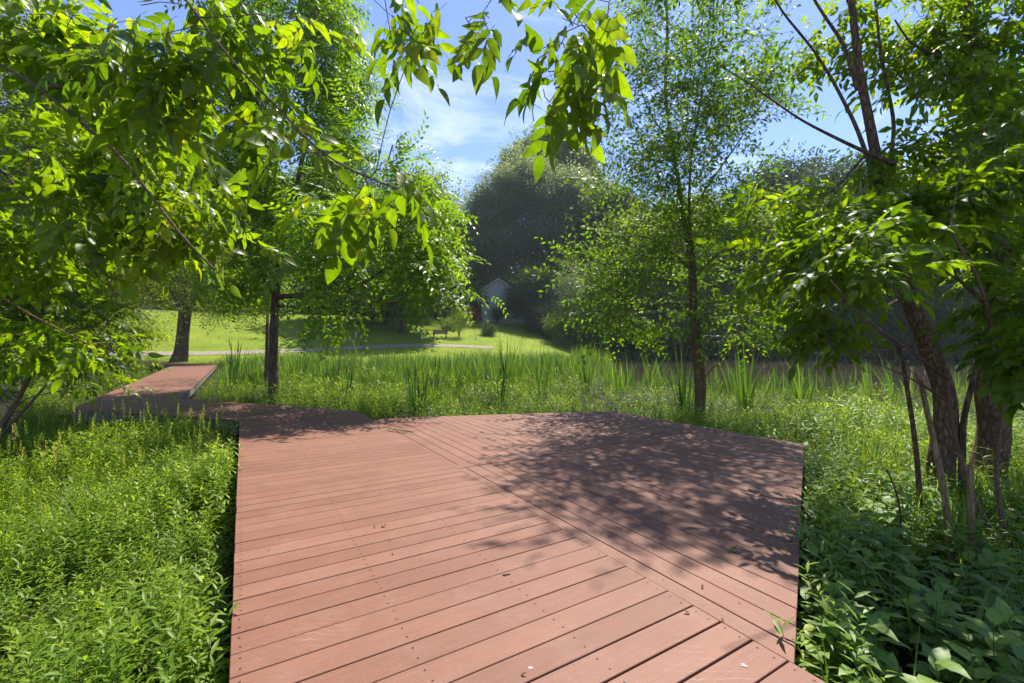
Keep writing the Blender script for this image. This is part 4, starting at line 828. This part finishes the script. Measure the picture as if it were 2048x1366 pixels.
for k, (x, Yp, lb_) in enumerate([(712, 44.5, 'short white marker post at the bend of the path left of the bench'), (843, 47, 'short white marker post just left of the park bench'), (952, 50, 'short white marker post on the sunlit lawn right of the bench')]):
    p_ = P(x, 690, Yp); z_ = float(gz(p_[0], p_[1])); o_ = thing('marker_post', (p_[0], p_[1], z_-.02), lb_, 'post', 'white marker posts along the path')
    mb = MB(); mb.cyl((0, 0, 0), (0, 0, .5), .055, .05, 10); mb.build('shaft', M['post'], o_); mb = MB(); mb.cyl((0, 0, .502), (0, 0, .60), .085, .03, 10); mb.build('cap', M['post'], o_)

# ------------------------------------------------------------------ parked car
cp = P(288, 640, 67); cz = float(gz(cp[0], cp[1]))
car = thing('parked_car', (cp[0], cp[1]+1, float(gz(cp[0], cp[1]+1))), 'dark blue car parked beyond the crest of the lawn', 'car', rz=.35)
M['paint'] = solid('blue_car_paint', [(.3, G(.03, .06, .14)), (.7, G(.035, .07, .16))], 1, .25, 0, spec=.7); M['rubber'] = solid('tyre_rubber', [(.3, G(.015, .015, .015)), (.7, G(.03, .03, .03))], 8, .9, 0)
prof_ = [(-2.25, .35), (-2.25, .75), (-2.1, .95), (-1.1, 1.02), (1.35, 1.05), (2.15, .98), (2.28, .7), (2.25, .35)]
mb = MB(); mb.prism([(x, -.88, z) for x, z in prof_], (0, 1.76, 0)); mb.build('body', M['paint'], car, bevel=.07)
mb = MB(); mb.prism([(-1.05, -.78, 1.025), (-.35, -.70, 1.46), (.95, -.70, 1.48), (1.65, -.78, 1.055)], (0, 1.52, 0)); mb.build('window', M['glass'], car, bevel=.03)
mb = MB(); mb.prism([(-.42, -.72, 1.462), (-.30, -.72, 1.53), (.92, -.72, 1.55), (1.05, -.72, 1.482)], (0, 1.44, 0)); mb.build('roof', M['paint'], car, bevel=.02)
for x in (-1.4, 1.42):
    for y in (-.80, .80):
        mb = MB(); mb.cyl((x, y-.11, .33), (x, y+.11, .33), .33, .33, 20); wh = mb.build('wheel', M['rubber'], car); mb = MB(); mb.cyl((x, y-.125, .33), (x, y+.125, .33), .19, .19, 14); mb.build('rim', M['post'], wh)
for y in (-.62, .62):
    mb = MB(); mb.box((-2.26, y, .78), (.05, .36, .14)); mb.build('headlight', M['post'], car)

# ------------------------------------------------------------------ stakes and dead stems by the right trunks
def stake(name, label, pts, r0, r1, mat='dead', group=None):
    b_ = pts[0]; th = thing(name, b_, label, 'stem', group); V, F = tube([(smoothpath(pts, 14), np.linspace(r0, r1, 14))], 8); mesh('stem', V, F, M[mat], th, smooth=True)
    V, F = tube([(np.array([pts[-2]*.5+pts[-1]*.5, pts[-1]+[-.03, .02, .05], pts[-1]+[-.10, .03, .09]]), np.array([r1*.5, r1*.35, r1*.2]))], 5); mesh('side_twig', V, F, M[mat], th, smooth=True)
Y = 3.6
g0 = P(1908, 1100, 3.2); g0[2] = -.45
stake('dead_stem', 'pale tan dead stem leaning left in front of the furrowed trunks', [g0, P(1892, 1000, 3.3), P(1868, 880, 3.4), P(1848, 800, 3.5), P(1842, 760, 3.5)], .026, .016)
g1 = P(1842, 1040, 3.9); g1[2] = -.45
stake('bare_sapling', 'slim brown young stem left of the pale dead stem', [g1, P(1838, 960, 3.9), P(1828, 860, 3.9), P(1815, 780, 3.9), P(1800, 690, 3.9)], .024, .014, 'bark_red')
g2 = P(1941, 1110, 3.1); g2[2] = -.45
stake('broken_stump', 'short broken tan stem standing upright before the thickest trunk', [g2, P(1942, 1060, 3.1), P(1941, 990, 3.1), P(1940, 930, 3.1)], .022, .018)
g3 = P(1925, 960, 4.4); g3[2] = -.45
stake('bare_sapling', 'dark forked stem rising between the two furrowed trunks', [g3, P(1924, 900, 4.4), P(1926, 830, 4.4), P(1945, 770, 4.4), P(1960, 700, 4.4)], .035, .02, 'bark')
g4 = P(1804, 1035, 3.4); g4[2] = -.45
stake('broken_stump', 'thin dark broken stem sticking up from the weeds left of the trunks', [g4, P(1800, 1010, 3.4), P(1788, 970, 3.4), P(1774, 940, 3.4)], .011, .008, 'bark')

# ------------------------------------------------------------------ ground cover
def scatter(n, sampler, seed, deckm=.03, pond=.2):
    r = np.random.RandomState(seed); x, y = sampler(r, n); k = deckdist(x, y) > deckm
    if pond is not None: k &= sdf(POND, x, y) > pond
    k &= np.abs(x) < 1.28*y+1.0
    return x[k], y[k], r
def cover(name, temps, x, y, r, mat, s0=.8, s1=1.2, tilt=.12, dz=-.02, lo=0., hi=1., scale=None, parent=None):
    n = len(x); O = np.stack([x, y, gz(x, y)+dz], 1); th = r.rand(n)*6.283
    Zd = np.stack([r.normal(size=n)*tilt, r.normal(size=n)*tilt, np.ones(n)], 1); Zd = unit(Zd)
    Xd = np.stack([np.cos(th), np.sin(th), np.zeros(n)], 1); Fr = frames(Xd-(Xd*Zd).sum(1, keepdims=True)*Zd, Zd)
    sc = r.uniform(s0, s1, n)*(1 if scale is None else scale); rnd = lo+(hi-lo)*r.rand(n); sel = r.randint(len(temps), size=n); ps = []
    for k, T in enumerate(temps):
        m_ = sel == k
        if m_.any(): ps.append(place(T, O[m_], Fr[m_], sc[m_], rnd[m_], .45))
    V, F, A = cat(ps); return mesh(name, V, F, M[mat], parent, att=A)
stuff = lambda ob: tag(ob, kind='stuff')
lown = lambda x, y, s=.6, ph=0.: .5+.5*np.sin(x*s*1.3+ph+np.sin(y*s+ph))*np.cos(y*s*1.1-ph+np.sin(x*s*.7))
T_H = [herb(.42, 24, .088, k, wl=.23) for k in range(6)]; T_H2 = [herb(.5, 16, .13, 10+k, wl=.20, rise=.3) for k in range(3)]
T_HF = [herb(.5, 13, .15, 20+k, nst=2, wl=.28, rise=.6) for k in range(5)]
T_LOW = [herb(.18, 9, .07, 30+k, wl=.5, rise=.2) for k in range(4)]
T_T = [tuft(14, .55, .009, k, .5) for k in range(5)]; T_TH = [tuft(12, .75, .008, 10+k, .35, head=True) for k in range(4)]
T_TF = [tuft(12, .55, .014, 20+k, .45, nst=2) for k in range(5)]
T_RF = [tuft(7, 1.25, .032, 40+k, .20, nst=3, rb=.16, dmax=.28) for k in range(6)]
box_ = lambda x0, x1, y0, y1: (lambda r, n: (r.uniform(x0, x1, n), r.uniform(y0, y1, n)))
# left meadow
x, y, r = scatter(8200, box_(-7.5, -.6, .8, 7.6), 201, .05); k = (x < -.2) & (lown(x, y, 1.1) > .03); x, y = x[k], y[k]
stuff(cover('meadow_herbs', T_H, x, y, r, 'herb', .65, 1.2, .16, scale=.70+.5*lown(x, y, 1.3), lo=.0))
x, y, r = scatter(3000, box_(-7.5, -.6, .8, 7.6), 202, .02); stuff(cover('meadow_undergrowth', T_LOW, x, y, r, 'herb', .7, 1.4, .2, hi=.7))
x, y, r = scatter(2000, box_(-8, -1, 2.2, 7.8), 203, .05); k = (r.rand(len(x)) < np.clip((y-3.0)/3.0, .04, .8)) & (deckdist(x, y) > .15); x, y = x[k], y[k]
stuff(cover('meadow_grass', T_T+T_TH[:2], x, y, r, 'grass', .55, .95, .12))
x, y, r = scatter(420, box_(-7.5, -2.0, 3.8, 7.6), 204, .08); k = r.rand(len(x)) < np.where(x < -4.6, .75, .22); x, y = x[k], y[k]
stuff(cover('seeding_grass', T_TH, x, y, r, 'grass', .55, .85, .08, lo=.3))
# strip between the boardwalk runs, and the marsh ahead
def fan(y0, y1, a0, a1, pw=1.0):
    def f(r, n):
        y = y0*(y1/y0)**(r.rand(n)**pw); return r.uniform(a0, a1, n)*y, y
    return f
x, y, r = scatter(11000, fan(5.6, 30, -1.1, 1.25), 211, .06); k = (gz(x, y) < -.05) & ((y > 7.4) | (x > 1.5)); x, y = x[k], y[k]
stuff(cover('marsh_herbs', T_HF, x, y, r, 'marsh', .7, 1.2, .15, scale=(.50+.75*lown(x, y, 1.1, 2.))*(1+.006*y)*np.clip(deckdist(x, y)*.5+.5, .5, 1)*np.where(x > .15*y, .68, 1.), lo=.0))
x, y, r = scatter(7000, fan(6.5, 34, -1.1, 1.25), 212, .06); k = (gz(x, y) < -.02) & ((y > 7.8) | (x > 1.5)); x, y = x[k], y[k]
stuff(cover('marsh_grass', T_TF, x, y, r, 'marsh', .7, 1.3, .15, scale=np.clip(.75+y*.016, 0, 1.15)*(.6+.7*lown(x, y, .9, 4.))*np.clip(deckdist(x, y)*.5+.5, .5, 1)*np.where(x > .15*y, .6, 1.), lo=.0))
x, y, r = scatter(9000, fan(13, 42, -.65, 1.2, .8), 213, .5, -2.2); d_ = sdf(POND, x, y)
k = (gz(x, y) < -.1) & ((lown(x, y, .55, 1.) > .42) | (d_ < .8)) & ((y > 15) | (x > 6)) & ((x < .15*y) | (r.rand(len(x)) < .26)) & ((d_ > -.9) | ((y < 24) & (r.rand(len(x)) < .15))); x, y = x[k], y[k]
stuff(cover('cattail_marsh', T_RF, x, y, r, 'reed', .45, 1.25, .07, lo=0.))
x, y, r = scatter(2600, lambda r, n: (r.uniform(6, 60, n), r.uniform(40, 72, n)), 214, .5, -1.5); k = (sdf(POND, x, y) < 2.2); x, y = x[k], y[k]
stuff(cover('far_bank_reeds', T_RF, x, y, r, 'grass', 1.1, 1.7, .06, hi=.6))
# right side
x, y, r = scatter(3600, box_(1.0, 8.5, 1.0, 8.5), 221, .05); k = (x > .8) & (lown(x, y, 1.0, 3) > .1); x, y = x[k], y[k]
stuff(cover('bankside_herbs', T_H+T_H2, x, y, r, 'herb', .5, 1.25, .2, scale=np.clip(.55+.13*y, .6, 1.15)*(.6+.7*lown(x, y, 1.6, 5.))))
x, y, r = scatter(1300, box_(1.0, 8.5, 1.0, 9.0), 222, .05); k = (y > 3.2) | (r.rand(len(x)) < .25); x, y = x[k], y[k]
stuff(cover('bankside_grass', T_T, x, y, r, 'grass', .7, 1.3, .14))
T_BR = []
for s_ in range(6):
    rr_ = np.random.RandomState(400+s_); h = rr_.uniform(.24, .38); ps = [rod((0, 0, 0), (.02, .01, h), .0028)]
    for k in range(9):
        t_ = .2+.8*(k+.5)/9; a_ = (k % 2)*math.pi+(k//2)*1.57+rr_.uniform(-.35, .35)
        ps.append(one(leaf(1, .52, 5, .18, .35, wav=.05), (.02*t_, .01*t_, h*t_), (math.cos(a_), math.sin(a_), .25+.5*t_+rr_.uniform(-.2, .2)), (0, 0, 1), .135*(1.15-.4*t_), rr_.rand()*.6+.3*t_))
    T_BR.append(cat(ps))
x, y, r = scatter(620, box_(1.0, 4.6, .9, 4.6), 223, .03); k = (x-.62*y) < 2.1; x, y = x[k], y[k]
stuff(cover('broadleaf_weeds', T_BR, x, y, r, 'broad', .7, 1.3, .16, hi=.85))
tt_ = np.random.RandomState(9); ef = tt_.rand(150); e0, e1 = pR, E1b; ed_ = (e1-e0)/np.hypot(*(e1-e0)); en_ = np.array([-ed_[1], ed_[0]]); en_ = en_ if deckdist(*(((e0+e1)/2+en_*.3))) > 0 else -en_
ex = e0[0]+(e1-e0)[0]*ef+en_[0]*tt_.uniform(.03, .30, 150); ey = e0[1]+(e1-e0)[1]*ef+en_[1]*tt_.uniform(.03, .30, 150)
stuff(cover('edge_weeds', T_BR[:3]+T_H[:3], ex, ey, tt_, 'broad', .8, 1.3, .2))
# dead leaves and litter under the weeds
T_L = [leaf(1, .5, 2, .3, -.3)]
x, y, r = scatter(3200, lambda r, n: (r.uniform(-7, 7, n), r.uniform(.8, 8, n)), 224, .02)
stuff(cover('leaf_litter', T_L, x, y, r, 'dry', .05, .10, .5, dz=.015))
# lawn blades
x, y, r = scatter(60000, lambda r, n: (r.uniform(-62, 20, n), r.uniform(26, 66, n)), 225, .3); k = (gz(x, y) > -.05); x, y = x[k], y[k]
T_LG = [tuft(6, .10, .02, 70+k, .9, nst=2, rb=.22) for k in range(3)]
stuff(cover('lawn_grass', T_LG, x, y, r, 'grass', .7, 1.3, .1, lo=.45, hi=.95))

# individual plants that stand out
def plant(name, label, cat_, x, y, T, mat, s, seed, group=None, part='leaves', z=None):
    z = float(gz(x, y))-.02 if z is None else z; th = thing(name, (x, y, z), label, cat_, group); r = np.random.RandomState(seed)
    V, F, A = place(T, np.array([[x, y, z]]), frames([math.cos(seed), math.sin(seed), 0], [0, 0, 1]), np.array([s]), np.array([r.rand()])); k = A < -.5
    mesh(part, V, F, M[mat], th, att=A)
def edgepts():
    return [(1592, 1160, 1.25, 'leafy green weed leaning over the right platform edge, bright yellow tips'), (1640, 1260, 1.1, 'broad leaved weed beside the right corner of the platform'), (1608, 1080, 1.1, 'leafy weed poking over the platform edge below its halfway point'), (1622, 960, 1.1, 'leafy weed touching the platform edge below its far right corner'), (1700, 1330, 1.1, 'broad leaved weed at the bottom right of the platform corner'), (1612, 1225, 1.2, 'broad leaved weed brushing the platform edge just above its near corner'), (1635, 1300, 1.15, 'pale broad leaved weed pressed against the near corner of the platform'),
            (1600, 1010, .9, 'broad leaved weed halfway along the right platform edge'), (1620, 930, .9, 'leafy weed near the far right corner of the platform'), (1760, 1200, 1.2, 'broad leaved weed in the shade right of the platform'), (1860, 1250, 1.2, 'large broad leaved weed in the shade in the lower right'), (1980, 1180, 1.3, 'tall broad leaved weed in front of the thickest trunk'), (1990, 1320, 1.2, 'broad leaved weed in the bottom right corner')]
for k, (x, y_, s_, lb_) in enumerate(edgepts()):
    g_ = PZ(x, y_, -.12)
    if deckdist(np.array([g_[0]]), np.array([g_[1]]))[0] < .1: g_[0] += .12
    plant('broadleaf_weed', lb_, 'weed', g_[0], g_[1], T_BR[k % 6], 'broad', s_, k+1, 'broad leaved weeds by the platform')
T_BG = [tuft(7, .62, .020, 80+k, .55, nst=6, rb=.03) for k in range(3)]
for k, (x, y_, s_, lb_) in enumerate([(1745, 1270, 1.0, 'clump of wide grass blades right of the platform corner'), (1930, 1330, 1.1, 'clump of long arching blades in the bottom right'), (1670, 1120, .9, 'upright clump of wide blades beside the platform edge'), (250, 1200, 1.0, 'arching grass clump in the left meadow nearest the deck'), (180, 1060, 1.0, 'arching wide bladed grass clump in the left meadow')]):
    g_ = PZ(x, y_, -.30); plant('grass_clump', lb_, 'grass clump', g_[0], g_[1], T_BG[k % 3], 'reed', s_, 30+k, 'wide bladed grass clumps')
def cattail(h, seed, nb=10, heads=3):
    r = np.random.RandomState(seed); ps = [tuft(nb*2, h, .042, seed, .16, nst=6, rb=.22, dmax=.3)]
    for k in range(heads):
        x, y = r.uniform(-.25, .25, 2); hh = h*r.uniform(.8, .98); ps.append(rod((x*.5, y*.5, 0), (x, y, hh-.18), .004, .3)); ps.append(rod((x, y, hh-.20), (x, y, hh-.03), .018, -1)); ps.append(rod((x, y, hh-.04), (x, y, hh+.06), .003, .3))
    return cat(ps)
for k, (x, Yc, h, nb, hd, lb_) in enumerate([(470, 17, 1.75, 9, 4, 'tall cattail clump with brown heads left of the sapling'), (590, 15.5, 1.6, 14, 0, 'cattail clump just right of the walnut trunk'), (690, 12, 1.0, 6, 2, 'thin dark cattail stalks in the meadow behind the deck corner'), (835, 10.0, 1.15, 9, 2, 'dark upright cattail clump close behind the deck corner'), (870, 13, 1.2, 6, 2, 'cattail stalks behind the middle of the platform'),
        (1012, 15, 2.0, 12, 0, 'tallest bright cattail clump in the middle of the marsh'), (998, 11, 1.1, 6, 2, 'dark cattail stalks in the meadow behind the platform'), (1175, 16, 1.95, 12, 0, 'tall bright cattail clump in front of the dark bushes'), (1258, 17, 1.3, 8, 0, 'cattail clump at the near edge of the pond'), (1368, 10.5, 1.55, 8, 3, 'dark cattail clump with brown heads beside the elm stems'), (1490, 11, 1.5, 11, 1, 'cattail clump right of the elm before the water'), (1600, 12, 1.4, 12, 0, 'bright cattail clump at the right end of the visible water'), (1080, 14, 1.5, 7, 0, 'slim cattail clump between the two tallest clumps')]):
    p_ = P(x, 760, Yc); plant('cattail', lb_, 'cattail', p_[0], p_[1], cattail(h, 300+k, nb, hd), 'reed_dark' if hd >= 2 else 'reed', 1.15, 50+k, 'cattail clumps in the marsh')

# ------------------------------------------------------------------ bits lying on the deck
def curl(seed, s):
    r = np.random.RandomState(seed); V, F, A = leaf(1, .55, 5, .6, -.5, .5, wav=.12); V = V*s; V[:, 2] += r.normal(size=len(V))*s*.03; V[:, 2] -= V[:, 2].min()-.001; return V, F, A
CURL_LABELS = ['larger of the two dark leaf curls near the middle of the walkway', 'smaller dark leaf curl just left of its larger neighbour on the walkway', 'brown leaf crumb below the two dark curls on the walkway', 'faint brown leaf crumb lowest of the walkway middle group', 'leaf crumb near the left end of the walkway planks', 'largest dry leaf, near the far edge of the platform', 'dry leaf touching the largest one near the platform far edge', 'brown leaf crumb in the shade in the middle of the platform', 'curled leaf bit on the lit platform planks right of the joint', 'dry leaf curl on the walkway just left of the diagonal joint', 'small pale leaf crumb between the joint and the right platform edge', 'brown leaf crumb at the bottom edge of the picture on the walkway', 'leaf crumb right beside the diagonal joint near the bottom right', 'tiny brown crumb on the walkway beside the far stretch of the joint', 'brown leaf crumb in the shadow right of the platform centre', 'brown leaf crumb close to the far right edge of the platform']
for k, (x, y_, s) in enumerate([(762, 1054, .035), (748, 1057, .025), (783, 1081, .018), (785, 1107, .02), (535, 1102, .014), (1222, 849, .06), (1212, 851, .045), (1198, 1027, .022), (1404, 1178, .025), (1380, 1228, .028), (1478, 1204, .012), (1041, 1350, .022), (1447, 1246, .02), (924, 1012, .014), (1321, 1075, .02), (1568, 962, .02)]):
    g_ = PZ(x, y_, .001); V, F, A = curl(k, s*1.0); a_ = k*1.7; c_, s_ = math.cos(a_), math.sin(a_); V = np.stack([V[:, 0]*c_-V[:, 1]*s_, V[:, 0]*s_+V[:, 1]*c_, V[:, 2]], 1)
    ob = mesh('fallen_leaf', V, F, M['dry'], att=A, smooth=True); ob.location = (g_[0], g_[1], .0015); tag(ob, CURL_LABELS[k], 'dry leaf', 'dry leaf bits fallen on the deck')
for k, (x, y_, s, lb_) in enumerate([(1462, 1103, .05, 'yellow green leaf fallen near the right edge of the platform'), (1022, 832, .07, 'green leaf fallen at the far edge of the platform'), (1388, 1122, .03, 'tiny green leaflet fallen on the shaded platform planks')][:2]):
    g_ = PZ(x, y_, .001); V, F, A = curl(40+k, s); ob = mesh('fallen_leaf', V, F, M['yel'], att=A, smooth=True); ob.location = (g_[0], g_[1], .002); ob.rotation_euler = (0, 0, 1.1*k+.4); tag(ob, lb_, 'fallen leaf')
M['white'] = solid('white_droppings', [(.3, G(.30, .25, .22)), (.7, G(.42, .38, .35))], 60, .8, .1)
for k, (x, y_, s, lb_) in enumerate([(1538, 1126, .028, 'round white bird dropping near the right edge of the platform'), (1061, 1335, .018, 'white bird dropping on the near walkway planks'), (1487, 1330, .022, 'pale bird dropping near the bottom right planks'), (534, 1178, .008, 'white speck of bird dropping at the left of the walkway'), (1355, 1040, .009, 'white speck of bird dropping on the shaded platform')]):
    g_ = PZ(x, y_, .001); r = np.random.RandomState(k); n_ = 18; a_ = np.linspace(0, 6.283, n_, False); rr_ = s*.62*(.4+.9*r.rand(n_))
    V = [(0, 0, .0022)]+[(rr_[i]*math.cos(a_[i]), rr_[i]*math.sin(a_[i]), .0012) for i in range(n_)]
    ob = mesh('bird_dropping', V, [(0, i+1, (i+1) % n_+1) for i in range(n_)], M['white'], smooth=True); ob.location = (g_[0], g_[1], .0003); tag(ob, lb_, 'bird dropping')
g_ = PZ(1013, 1149, .004); mb = MB(); mb.cyl((-.02, -.006, .004), (.02, .006, .004), .004, .0035, 8); ob = mb.build('twig', M['twig']); ob.location = (g_[0], g_[1], 0); tag(ob, 'short broken twig lying on the walkway planks', 'twig')

# ------------------------------------------------------------------ added thin volume imitating lens veil, lifts the dark far trees
m, t, o = newmat('lens_veil'); pv = N(t, 'ShaderNodeVolumePrincipled', i_Density=.00035, i_Anisotropy=.35); pv.inputs['Color'].default_value = (.80, .90, 1, 1)
t.links.new(pv.outputs[0], o.inputs['Volume'])
mb = MB(); mb.box((0, 60, 17), (330, 280, 50)); tag(mb.build('veil_box', m), kind='stuff')
S.cycles.volume_bounces = 0
